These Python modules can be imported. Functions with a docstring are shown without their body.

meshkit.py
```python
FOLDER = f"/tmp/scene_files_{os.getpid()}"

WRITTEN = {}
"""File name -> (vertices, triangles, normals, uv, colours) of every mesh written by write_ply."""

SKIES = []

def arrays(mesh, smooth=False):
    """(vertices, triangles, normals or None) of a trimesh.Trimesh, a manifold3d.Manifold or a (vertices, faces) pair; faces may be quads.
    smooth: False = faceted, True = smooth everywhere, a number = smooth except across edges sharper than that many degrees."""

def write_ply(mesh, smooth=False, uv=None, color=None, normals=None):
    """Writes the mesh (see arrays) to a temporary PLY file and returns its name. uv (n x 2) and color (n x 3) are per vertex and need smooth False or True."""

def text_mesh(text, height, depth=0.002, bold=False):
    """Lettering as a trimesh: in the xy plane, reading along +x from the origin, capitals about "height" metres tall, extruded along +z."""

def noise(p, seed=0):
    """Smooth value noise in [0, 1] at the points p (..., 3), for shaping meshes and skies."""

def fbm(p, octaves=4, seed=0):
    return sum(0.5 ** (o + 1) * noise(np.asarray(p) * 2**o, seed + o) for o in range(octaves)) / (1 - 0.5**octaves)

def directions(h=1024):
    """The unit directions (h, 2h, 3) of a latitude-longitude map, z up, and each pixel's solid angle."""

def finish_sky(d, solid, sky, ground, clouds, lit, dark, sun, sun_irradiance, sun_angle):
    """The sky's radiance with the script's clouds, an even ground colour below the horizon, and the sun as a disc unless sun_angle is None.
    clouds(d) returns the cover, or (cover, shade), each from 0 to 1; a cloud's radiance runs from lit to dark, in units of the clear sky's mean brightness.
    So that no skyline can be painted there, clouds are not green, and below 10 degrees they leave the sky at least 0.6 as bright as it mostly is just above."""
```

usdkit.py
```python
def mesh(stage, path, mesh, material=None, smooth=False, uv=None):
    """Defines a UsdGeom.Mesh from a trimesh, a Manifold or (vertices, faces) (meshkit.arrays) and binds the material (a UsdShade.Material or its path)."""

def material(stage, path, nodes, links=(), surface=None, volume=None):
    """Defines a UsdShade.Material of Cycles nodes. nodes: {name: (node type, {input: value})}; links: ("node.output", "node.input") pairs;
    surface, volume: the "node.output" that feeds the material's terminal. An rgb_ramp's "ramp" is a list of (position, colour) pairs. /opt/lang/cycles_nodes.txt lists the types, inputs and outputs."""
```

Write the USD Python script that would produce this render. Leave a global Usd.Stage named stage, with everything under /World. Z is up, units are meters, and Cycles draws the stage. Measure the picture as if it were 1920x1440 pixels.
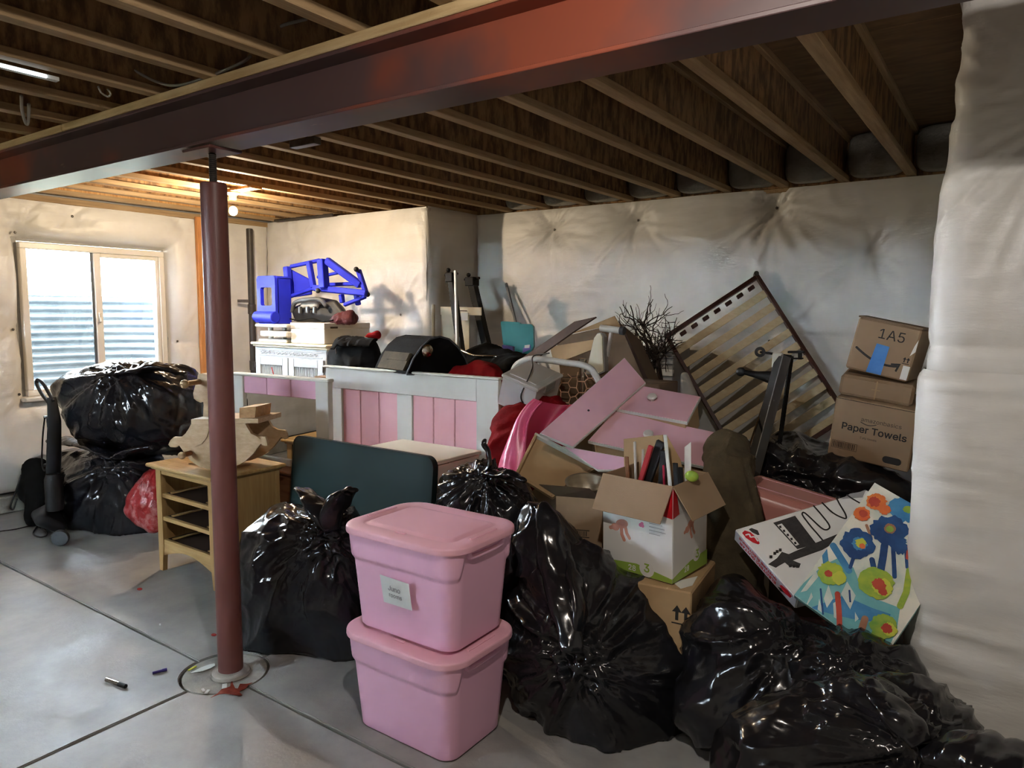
import math, random
import numpy as np
import trimesh, manifold3d, usdkit, meshkit
from manifold3d import Manifold
from shapely.geometry import Polygon, Point, box as sbox, LineString
from shapely.ops import unary_union
from scipy.spatial.transform import Rotation as Ro
from pxr import Usd, UsdGeom, UsdLux, Gf, Sdf

stage = Usd.Stage.CreateInMemory()
UsdGeom.SetStageUpAxis(stage, 'Z'); UsdGeom.SetStageMetersPerUnit(stage, 1.0)
UsdGeom.Xform.Define(stage, '/World'); UsdGeom.Scope.Define(stage, '/World/Looks')

# ------------------------------------------------------------------ camera
FPX = 1340.0; CAM = np.array([0, 0, 1.62])
_y, _p, _r = np.radians([35.0, 5.86, .34])
FW = np.array([-np.sin(_y)*np.cos(_p), np.cos(_y)*np.cos(_p), -np.sin(_p)])
_a = np.cross(FW, [0, 0, 1]); _a /= np.linalg.norm(_a); _b = np.cross(_a, FW)
RT = _a*np.cos(_r) + _b*np.sin(_r); UP = -_a*np.sin(_r) + _b*np.cos(_r)
cam = UsdGeom.Camera.Define(stage, '/World/camera')
cam.CreateHorizontalApertureAttr(36.0); cam.CreateVerticalApertureAttr(27.0)
cam.CreateFocalLengthAttr(36.0*FPX/1920); cam.CreateClippingRangeAttr(Gf.Vec2f(.05, 200))
M = np.eye(4); M[0, :3] = RT; M[1, :3] = UP; M[2, :3] = -FW; M[3, :3] = CAM
cam.AddTransformOp().Set(Gf.Matrix4d(*M.ravel().tolist()))
cam.CreateExposureAttr(1.1)
# ------------------------------------------------------------------ daylight
sky = UsdLux.DomeLight.Define(stage, '/World/sky')
sky.CreateIntensityAttr(21.0); sky.CreateColorAttr(Gf.Vec3f(.76, .89, 1.0))
BULB = (-4.91, 3.31, 2.36); BULB_POWER, BULB_COL = 1000.0, (1, .80, .55)
BULB2 = (-.60, .70, 2.47); BULB2_POWER, BULB2_COL = 1250.0, (1, .925, .84)

# ------------------------------------------------------------------ projection helpers: a pixel of the photo put at a real place
def ray(x, y): return FW + RT*(x-960)/FPX - UP*(y-720)/FPX
def on(x, y, ax, c):
    d = ray(x, y); return CAM + d*(c-CAM[ax])/d[ax]
def PX(x, y, c): return on(x, y, 0, c)
def PY(x, y, c): return on(x, y, 1, c)
def PZ(x, y, c): return on(x, y, 2, c)
def PN(x, y, p0, n):
    d = ray(x, y); n = np.asarray(n, float); return CAM + d*(np.dot(np.asarray(p0)-CAM, n)/np.dot(d, n))
def depth(p): return float((np.asarray(p)-CAM) @ FW)
def unit(v): v = np.asarray(v, float); return v/np.linalg.norm(v)

# ------------------------------------------------------------------ prims
_names = {}
def numbered(parent, name):
    k = (parent, name); n = _names.get(k, 0); _names[k] = n+1
    return name if n == 0 else '%s_%03d' % (name, n)
def setd(prim, **kw):
    for k, v in kw.items():
        if v: prim.SetCustomDataByKey(k, v)
def as_mesh(m):
    v, f, _ = meshkit.arrays(m, False); return v, f
class Thing:
    """an Xform at the base of the thing; children are its parts"""
    def __init__(s, name, label=None, cat=None, base=(0, 0, 0), group=None, kind=None):
        s.path = '/World/' + numbered('/World', name); s.base = np.asarray(base, float)
        x = UsdGeom.Xform.Define(stage, s.path); x.AddTranslateOp().Set(Gf.Vec3d(*map(float, s.base)))
        s.prim = x.GetPrim(); setd(s.prim, label=label, category=cat, group=group, kind=kind)
    def part(s, name, mesh, m, parent=None, smooth=False, label=None, kind=None):
        par = parent or s.path
        v, f = as_mesh(mesh)
        path = par + '/' + numbered(par, name)
        g = usdkit.mesh(stage, path, trimesh.Trimesh(v - s.base, f, process=False), '/World/Looks/'+m, smooth=smooth)
        setd(g.GetPrim(), label=label, kind=kind)
        return path
    def node(s, name):
        path = s.path + '/' + numbered(s.path, name); UsdGeom.Xform.Define(stage, path); return path
def single(name, mesh, m, label, cat, smooth=False, group=None, kind=None):
    v, f = as_mesh(mesh); base = np.array([(v[:, 0].min()+v[:, 0].max())/2, (v[:, 1].min()+v[:, 1].max())/2, v[:, 2].min()])
    path = '/World/' + numbered('/World', name)
    g = usdkit.mesh(stage, path, trimesh.Trimesh(v-base, f, process=False), '/World/Looks/'+m, smooth=smooth)
    UsdGeom.Xformable(g.GetPrim()).AddTranslateOp().Set(Gf.Vec3d(*map(float, base)))
    setd(g.GetPrim(), label=label, category=cat, group=group, kind=kind)
    return path
def struct(name, mesh, m, smooth=False):
    return single(name, mesh, m, None, None, smooth=smooth, kind='structure')

# ------------------------------------------------------------------ shapes
def cat(*ms): return trimesh.util.concatenate([trimesh.Trimesh(*as_mesh(m), process=False) for m in ms])
def hull(pts): return trimesh.convex.convex_hull(np.asarray(pts, float))
SG = [(a, b, c) for a in (-1, 1) for b in (-1, 1) for c in (-1, 1)]
def bx(c, d, r=.004, R=None):
    """chamfered box, centre c, size d, rotation matrix R"""
    d = np.asarray(d, float)/2; r = min(r, d.min()*.6); P = []
    for s in SG:
        s = np.array(s); p = s*d
        for k in range(3):
            q = p - s*r; q[k] = p[k]; P.append(q)
    P = np.array(P)
    if R is not None: P = P @ np.asarray(R).T
    return hull(P + np.asarray(c))
def lo_hi(x0, x1, y0, y1, z0, z1, r=.003): return bx([(x0+x1)/2, (y0+y1)/2, (z0+z1)/2], [x1-x0, y1-y0, z1-z0], r)
def bar(a, b, w, t, upv=(0, 0, 1), r=.002):
    """box beam from a to b, w wide, t thick (along upv)"""
    a, b = np.asarray(a, float), np.asarray(b, float); u = unit(b-a); s = np.cross(u, upv)
    s = unit(s) if np.linalg.norm(s) > 1e-6 else np.array([1., 0, 0]); n = np.cross(s, u)
    return bx((a+b)/2, [np.linalg.norm(b-a), w, t], r, np.stack([u, s, n], 1))
def hexa(c8, r=.003):
    """c8: dict-like corners indexed [i][j][k]; chamfered convex solid"""
    P = []
    for i in (0, 1):
        for j in (0, 1):
            for k in (0, 1):
                p = np.array(c8[i][j][k])
                e = [unit(np.array(c8[1-i][j][k])-p), unit(np.array(c8[i][1-j][k])-p), unit(np.array(c8[i][j][1-k])-p)]
                for m in range(3): P.append(p + sum(e[q] for q in range(3) if q != m)*r)
    return hull(P)
def quad(A, B, Cc, D, n, t, r=.002):
    """solid slab under the quad A B C D (in order), thickness t along -n"""
    n = unit(n)*t; q = [np.asarray(p, float) for p in (A, B, Cc, D)]
    c8 = [[[q[0]-n, q[0]], [q[3]-n, q[3]]], [[q[1]-n, q[1]], [q[2]-n, q[2]]]]
    return hexa(c8, min(r, t*.4))
def circ(n): return [(math.cos(2*math.pi*k/n), math.sin(2*math.pi*k/n)) for k in range(n)]
def tube(pts, r, n=8, flat=None, upv=None):
    """swept tube; r scalar or per-point; flat: per-tube squash along the second axis"""
    P = np.asarray(pts, float); m = len(P); rr = np.broadcast_to(np.asarray(r, float), (m,))
    T = np.gradient(P, axis=0); T /= np.maximum(np.linalg.norm(T, axis=1, keepdims=True), 1e-9)
    ref = np.array(upv if upv is not None else ([0, 0, 1.] if abs(T[0][2]) < .9 else [1., 0, 0]))
    N = ref - T[0]*(ref@T[0]); N = unit(N); V = []
    for i in range(m):
        N = N - T[i]*(N@T[i]); N = unit(N); B = np.cross(T[i], N)
        for c, s in circ(n): V.append(P[i] + rr[i]*(c*B + s*N*(flat or 1)))
    F = []
    for i in range(m-1):
        for k in range(n):
            a, b = i*n+k, i*n+(k+1) % n; F += [(a, b, b+n), (a, b+n, a+n)]
    V += [P[0], P[-1]]; c0, c1 = len(V)-2, len(V)-1
    for k in range(n): F += [(c0, (k+1) % n, k), (c1, (m-1)*n+k, (m-1)*n+(k+1) % n)]
    return trimesh.Trimesh(np.array(V), np.array(F), process=False)
def spline(pts, n=8):
    """Catmull-Rom through the points"""
    P = np.asarray(pts, float); Q = np.vstack([2*P[0]-P[1], P, 2*P[-1]-P[-2]]); out = []
    for i in range(1, len(Q)-2):
        for t in np.linspace(0, 1, n, endpoint=False):
            a, b, c, d = Q[i-1:i+3]
            out.append(.5*((2*b)+(-a+c)*t+(2*a-5*b+4*c-d)*t*t+(-a+3*b-3*c+d)*t**3))
    return np.array(out+[P[-1]])
def lathe(prof, n=24, c=(0, 0, 0), R=None):
    """prof [(r,z)] closed at the axis by the caller or open"""
    V = []; F = []; m = len(prof)
    for r, z in prof:
        for a, b in circ(n): V.append((r*a, r*b, z))
    for i in range(m-1):
        for k in range(n):
            a, b = i*n+k, i*n+(k+1) % n; F += [(a, b, b+n), (a, b+n, a+n)]
    V = np.array(V, float)
    if R is not None: V = V @ np.asarray(R).T
    return trimesh.Trimesh(V+np.asarray(c), np.array(F), process=False)
def align(n, u=None):
    """rotation whose z axis is n (and x axis near u)"""
    n = unit(n); u = np.array(u if u is not None else ([1, 0, 0] if abs(n[0]) < .9 else [0, 1, 0]), float)
    x = unit(u-n*(u@n)); return np.stack([x, np.cross(n, x), n], 1)
def cyl(a, b, r, n=16, r2=None):
    a, b = np.asarray(a, float), np.asarray(b, float); L = np.linalg.norm(b-a); r2 = r if r2 is None else r2; e = min(r, r2, L)*.12
    return lathe([(0, 0), (r-e, 0), (r, e), (r2, L-e), (r2-e, L), (0, L)], n, a, align(b-a))
def ball(c, r, sub=2, s=(1, 1, 1), R=None):
    m = trimesh.creation.icosphere(sub, 1.0); V = m.vertices*np.asarray(s)*r
    if R is not None: V = V @ np.asarray(R).T
    return trimesh.Trimesh(V+np.asarray(c), m.faces, process=False)
def ext(poly, h, A=(0, 0, 0), U=(1, 0, 0), V=(0, 1, 0), N=None, h0=0.0):
    """extrude a shapely polygon: 2-D (s,t) -> A + s U + t V, thickness h along N"""
    U, V = np.asarray(U, float), np.asarray(V, float); N = unit(np.cross(U, V)) if N is None else unit(N); out = []
    for g in getattr(poly, 'geoms', [poly]):
        if g.is_empty or g.area < 1e-9: continue
        m = trimesh.creation.extrude_polygon(g, 1.0, engine='earcut'); q = m.vertices
        W = np.asarray(A) + q[:, :1]*U + q[:, 1:2]*V + (h0+q[:, 2:3]*h)*N
        f = m.faces if np.dot(np.cross(U, V), N)*h > 0 else m.faces[:, ::-1]
        out.append(trimesh.Trimesh(W, f, process=False))
    return trimesh.util.concatenate(out)
def rrect(x0, x1, y0, y1, r, q=4): return sbox(x0+r, y0+r, x1-r, y1-r).buffer(r, quad_segs=q)
def text(t, h, A, U, V, n=None, bold=False, center=False, eps=.0012):
    """lettering on a plane: A start of the baseline, U,V unit directions"""
    m = meshkit.text_mesh(t, h, .0008, bold); q = m.vertices.copy()
    if center: q[:, 0] -= (q[:, 0].max()+q[:, 0].min())/2
    U, V = unit(U), unit(V); N = np.cross(U, V) if n is None else unit(n)
    return trimesh.Trimesh(np.asarray(A)+q[:, :1]*U+q[:, 1:2]*V+(q[:, 2:3]+eps)*N, m.faces, process=False)
def blob(pts, h=.0006): return pts

# ------------------------------------------------------------------ materials
def L(r, g, b): return tuple(((c/255)/12.92 if c/255 <= .04045 else ((c/255+.055)/1.055)**2.4) for c in (r, g, b))
def mat(name, a, b=None, rough=.5, scale=6.0, stretch=(1, 1, 1), bump=0.0, bscale=60.0, bstretch=(1, 1, 1), metal=0.0, spec=.5,
        detail=4, lo=.35, hi=.65, rvar=0.0, coat=0.0, trans=0.0, extra=None, sheen=0.0, bdist=.01, bdetail=5):
    """principled surface; colour runs from a to b with stretched noise in object space; bump noise on top"""
    nodes = {'p': ('principled_bsdf', dict(base_color=a, roughness=rough, metallic=metal, specular_ior_level=spec, coat_weight=coat, transmission_weight=trans, sheen_weight=sheen)),
             'tc': ('texture_coordinate', {})}; links = []
    if b is not None:
        nodes.update(mp=('mapping', dict(scale=stretch)), nz=('noise_texture', dict(scale=scale, detail=detail, roughness=.6)),
                     rp=('rgb_ramp', dict(ramp=[(0, a), (lo, a), (hi, b), (1, b)])))
        links += [('tc.object', 'mp.vector'), ('mp.vector', 'nz.vector'), ('nz.fac', 'rp.fac'), ('rp.color', 'p.base_color')]
        if rvar:
            nodes['mr'] = ('map_range', dict(from_min=.3, from_max=.7, to_min=rough-rvar, to_max=rough+rvar)); links += [('nz.fac', 'mr.value'), ('mr.result', 'p.roughness')]
    if bump:
        nodes.update(bm=('mapping', dict(scale=bstretch)), bn=('noise_texture', dict(scale=bscale, detail=bdetail, roughness=.6)), bp=('bump', dict(strength=bump, distance=bdist)))
        links += [('tc.object', 'bm.vector'), ('bm.vector', 'bn.vector'), ('bn.fac', 'bp.height'), ('bp.normal', 'p.normal')]
    usdkit.material(stage, '/World/Looks/'+name, nodes, links, surface='p.BSDF')
    return name
def emit(name, col, s):
    usdkit.material(stage, '/World/Looks/'+name, {'e': ('emission', dict(color=col, strength=s))}, [], surface='e.emission'); return name
mat('vinyl', L(226, 224, 220), L(214, 211, 204), rough=.42, scale=2.5, bump=.12, bscale=9, bstretch=(1, 1, 4), bdist=.02)
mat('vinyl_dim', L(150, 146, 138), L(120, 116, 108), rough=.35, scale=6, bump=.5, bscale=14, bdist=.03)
mat('concrete', L(128, 128, 127), L(172, 170, 165), rough=.55, scale=2.6, detail=9, bump=.12, bscale=45, rvar=.12, lo=.32, hi=.72)
mat('concrete_patch', L(140, 139, 134), L(172, 169, 160), rough=.75, scale=9, detail=8, bump=.35, bscale=50)
mat('joint_dirt', L(96, 92, 86), L(60, 57, 52), rough=.9, scale=30)
mat('curb', L(150, 146, 138), L(120, 116, 110), rough=.85, scale=6, bump=.3, bscale=40)
mat('osb', L(156, 118, 76), L(96, 70, 44), rough=.85, scale=22, stretch=(1, 1, .35), bump=.35, bscale=40, detail=6, lo=.4, hi=.6)
mat('osb_deck', L(132, 102, 68), L(108, 82, 54), rough=.9, scale=16, stretch=(.3, 1, 1), bump=.2)
mat('flange', L(172, 145, 108), L(148, 120, 84), rough=.75, scale=10, stretch=(6, .35, 6), bump=.1)
mat('lumber', L(206, 160, 100), L(178, 124, 66), rough=.7, scale=9, stretch=(6, 6, .5), bump=.1)
mat('stud', L(206, 142, 82), L(184, 120, 62), rough=.7, scale=9, stretch=(6, 6, .5), bump=.1)
mat('nailer', L(196, 172, 130), L(172, 144, 100), rough=.7, scale=8, stretch=(.4, 5, 5), bump=.1)
# steel primer: maroon with worn patches of brighter red oxide, as the paint itself is
usdkit.material(stage, '/World/Looks/primer', {
    'p': ('principled_bsdf', dict(roughness=.42, specular_ior_level=.4)), 'tc': ('texture_coordinate', {}), 'n1': ('noise_texture', dict(scale=1.1, detail=5)),
    'r1': ('rgb_ramp', dict(ramp=[(0, L(80, 64, 66)), (.5, L(84, 63, 63)), (.62, L(128, 66, 48)), (1, L(140, 68, 48))])),
    'm2': ('mapping', dict(scale=(1, 4, 6))), 'n2': ('noise_texture', dict(scale=3.5, detail=8, roughness=.7)), 'r2': ('rgb_ramp', dict(ramp=[(0, (0, 0, 0)), (.66, (0, 0, 0)), (.72, (.6, .6, .6)), (1, (.6, .6, .6))])),
    'mx': ('mix', dict(color2=L(168, 148, 122)))},
    [('tc.object', 'n1.vector'), ('n1.fac', 'r1.fac'), ('tc.object', 'm2.vector'), ('m2.vector', 'n2.vector'), ('n2.fac', 'r2.fac'), ('r2.color', 'mx.fac'), ('r1.color', 'mx.color1'), ('mx.color', 'p.base_color')], surface='p.BSDF')
mat('column_paint', L(116, 70, 62), L(104, 62, 58), rough=.45, scale=4, stretch=(1, 1, .3), bump=.05)
mat('steel', L(120, 116, 112), L(84, 80, 78), rough=.45, metal=.8, scale=12)
mat('chrome', L(205, 203, 198), rough=.16, metal=1.0)
mat('stainless', L(190, 182, 166), L(170, 160, 142), rough=.34, metal=.75, scale=3, stretch=(1, 1, 14))
mat('black_steel', L(26, 25, 24), L(20, 19, 18), rough=.6, scale=8, spec=.2)
mat('dark_steel', L(80, 78, 77), L(66, 65, 64), rough=.45, scale=5, spec=.5)
mat('black_plastic', L(24, 24, 26), L(30, 30, 32), rough=.55, scale=10)
mat('black_fabric', L(18, 17, 17), L(12, 12, 12), rough=.9, scale=30, bump=.2, bscale=300, spec=.12)
mat('grey_plastic', L(84, 88, 92), L(70, 74, 78), rough=.5, scale=8)
mat('pale_cushion', L(190, 188, 182), L(172, 170, 165), rough=.9, scale=12, bump=.2, bscale=80)
mat('bag', (.008, .008, .010), (.012, .012, .014), rough=.17, spec=.5, scale=8, bump=.55, bscale=5, bdist=.02, bdetail=3)
mat('bag2', (.010, .010, .012), (.014, .014, .016), rough=.26, spec=.5, scale=8, bump=.7, bscale=16, bdist=.02, bdetail=6)
mat('red_film', L(164, 44, 46), L(214, 150, 150), rough=.2, scale=11, lo=.5, hi=.72, bump=.6, bscale=14, bdist=.02, detail=7)
mat('tote_pink', L(237, 186, 212), L(234, 180, 208), rough=.42, scale=3, bump=.06, bscale=260)
mat('lid_pink', L(234, 178, 194), L(231, 173, 190), rough=.45, scale=3, bump=.06, bscale=260)
mat('paper', L(222, 226, 222), L(210, 214, 212), rough=.8, scale=8, bump=.1, bscale=20)
mat('pencil', L(128, 132, 134), rough=.9)
mat('ink', L(30, 27, 26), rough=.7)
mat('ink_soft', L(74, 62, 50), rough=.8)
mat('cardboard', L(156, 131, 104), L(147, 122, 95), rough=.85, scale=3, bump=.08, bscale=120, bstretch=(1, 8, 1))
mat('cardboard_dark', L(118, 97, 76), L(106, 86, 66), rough=.85, scale=3, bump=.08, bscale=120)
mat('cardboard_tan', L(180, 150, 110), L(168, 137, 98), rough=.8, scale=3, bump=.08, bscale=120)
mat('packing_tape', L(170, 140, 104), rough=.25)
mat('blue_tape', L(46, 116, 196), L(64, 132, 206), rough=.5, scale=12)
mat('white_paint', L(210, 211, 205), L(202, 203, 197), rough=.6, scale=3, spec=.25)
mat('cabinet_white', L(184, 188, 190), L(176, 180, 182), rough=.65, scale=3, spec=.2)
mat('cream_paint', L(226, 218, 200), L(218, 210, 190), rough=.45, scale=3)
mat('pink_panel', L(226, 176, 184), L(221, 168, 178), rough=.4, scale=3)
mat('pink_band', L(220, 176, 198), L(214, 168, 192), rough=.4, scale=4)
mat('pink_laminate', L(220, 174, 184), L(214, 168, 178), rough=.38, scale=3)
mat('pink_case', L(208, 142, 134), L(200, 134, 126), rough=.32, scale=3)
mat('pine', L(192, 160, 108), L(176, 142, 90), rough=.5, scale=7, stretch=(6, 6, .5), bump=.05)
mat('pine_x', L(196, 164, 112), L(176, 142, 90), rough=.42, scale=7, stretch=(.5, 6, 6), bump=.05)
mat('birch', L(200, 172, 136), L(184, 154, 116), rough=.5, scale=8, stretch=(.5, 6, 6), bump=.04)
mat('birch_dark', L(176, 134, 84), L(154, 112, 66), rough=.55, scale=8, stretch=(.5, 6, 6))
mat('brown_wood', L(146, 98, 62), L(122, 78, 48), rough=.5, scale=7, stretch=(.5, 5, 5))
mat('plank', L(236, 217, 178), L(224, 200, 156), rough=.65, scale=7, stretch=(.6, 5, 5), bump=.05)
mat('mahogany', L(84, 44, 32), L(64, 34, 26), rough=.4, scale=8, stretch=(.5, 5, 5))
mat('hardboard', L(70, 48, 38), L(56, 38, 30), rough=.7, scale=6)
mat('green_board', L(15, 42, 42), L(18, 47, 46), rough=.55, scale=3, bump=.08, bscale=400)
mat('green_rim', L(14, 34, 34), rough=.4)
mat('blue_plastic', L(36, 44, 190), L(42, 52, 204), rough=.6, scale=4, spec=.2)
mat('teal_plastic', L(24, 138, 140), L(20, 126, 130), rough=.42, scale=4)
mat('violet_plastic', L(112, 106, 190), rough=.45)
mat('white_plastic', L(212, 210, 204), L(204, 202, 196), rough=.4, scale=5)
mat('ivory_plastic', L(224, 214, 188), L(214, 202, 174), rough=.5, scale=5)
mat('frosted', L(226, 222, 220), rough=.35, trans=.35)
mat('red_cloth', L(138, 20, 24), L(108, 14, 18), rough=.9, scale=6, bump=.3, bscale=30, spec=.1)
mat('maroon_cloth', L(88, 24, 34), L(66, 18, 26), rough=.8, scale=8, bump=.3, bscale=60)
mat('pink_vinyl', L(226, 96, 138), L(214, 78, 122), rough=.3, scale=4)
mat('crimson', L(168, 34, 70), L(156, 28, 62), rough=.45, scale=4)
mat('khaki', L(84, 73, 52), L(64, 55, 38), rough=.95, scale=9, bump=.35, bscale=60)
mat('twig', L(56, 42, 34), L(38, 28, 24), rough=.85, scale=20)
mat('net_cord', L(206, 166, 140), rough=.8)
mat('red_print', L(196, 22, 34), rough=.45)
mat('white_print', L(232, 230, 226), L(226, 224, 220), rough=.4, scale=3)
mat('cool_print', L(214, 216, 228), rough=.4)
mat('amp_black', L(44, 42, 42), L(58, 55, 54), rough=.5, scale=60)
mat('grey_print', L(150, 148, 146), rough=.5)
mat('skin_print', L(206, 150, 128), L(186, 124, 104), rough=.6, scale=14)
mat('lime_print', L(150, 178, 74), rough=.5)
mat('rose_print', L(216, 110, 150), rough=.5)
mat('leaf', L(158, 76, 56), L(132, 56, 42), rough=.7, scale=30)
mat('petal_red', L(172, 48, 40), rough=.8)
mat('purple_pen', L(58, 44, 122), rough=.35)
mat('cable_grey', L(150, 146, 138), rough=.5)
mat('cable_black', L(30, 28, 28), rough=.45)
mat('pipe_black', L(62, 56, 50), L(48, 44, 40), rough=.5, scale=10)
mat('porcelain', L(230, 226, 214), rough=.25)
mat('galvanized', L(92, 100, 106), L(76, 84, 90), rough=.5, scale=6)
mat('gravel', L(150, 146, 138), L(104, 100, 94), rough=.95, scale=60, bump=.8, bscale=80)
mat('soil', L(120, 110, 84), L(84, 80, 54), rough=.95, scale=5, bump=.5, bscale=20)
mat('dry_weed', L(170, 160, 130), rough=.8)
mat('vinyl_frame', L(228, 222, 210), rough=.35)
mat('mirror', (.92, .94, .95), rough=.015, metal=1.0)
mat('red_print2', L(176, 44, 50), rough=.7)
# canvas colours
mat('canvas_ground', L(196, 206, 196), L(232, 228, 212), rough=.75, scale=5, stretch=(1, 1, 1), lo=.4, hi=.55, detail=6, bump=.15, bscale=300)
mat('cv_teal', L(96, 164, 170), L(128, 186, 182), rough=.75, scale=9, lo=.35, hi=.7)
mat('cv_navy', L(22, 58, 108), L(34, 84, 138), rough=.75, scale=12)
mat('cv_blue', L(48, 116, 166), L(76, 142, 184), rough=.75, scale=12)
mat('cv_green', L(110, 158, 64), L(176, 190, 60), rough=.75, scale=12)
mat('cv_yellow', L(206, 204, 70), L(188, 196, 70), rough=.75, scale=14)
mat('cv_orange', L(222, 128, 54), L(214, 96, 52), rough=.75, scale=12)
mat('cv_red', L(172, 56, 42), L(190, 76, 52), rough=.75, scale=12)
mat('cv_brown', L(150, 104, 78), L(170, 124, 94), rough=.75, scale=12)
mat('cv_side', L(120, 176, 176), L(150, 196, 190), rough=.75, scale=8)
# window pane: mostly clear, a little mirror
usdkit.material(stage, '/World/Looks/pane', {'t': ('transparent_bsdf', dict(color=(.97, .98, .98))), 'g': ('glossy_bsdf', dict(color=(1, 1, 1), roughness=.02)), 'f': ('fresnel', dict(IOR=1.45)), 'm': ('mix_closure', {})},
                [('f.fac', 'm.fac'), ('t.BSDF', 'm.closure1'), ('g.BSDF', 'm.closure2')], surface='m.closure')
emit('bulb_glow', BULB_COL, BULB_POWER); emit('bulb_glow2', BULB2_COL, BULB2_POWER); emit('tube_glow', (.72, .88, 1), 3.0)
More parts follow.
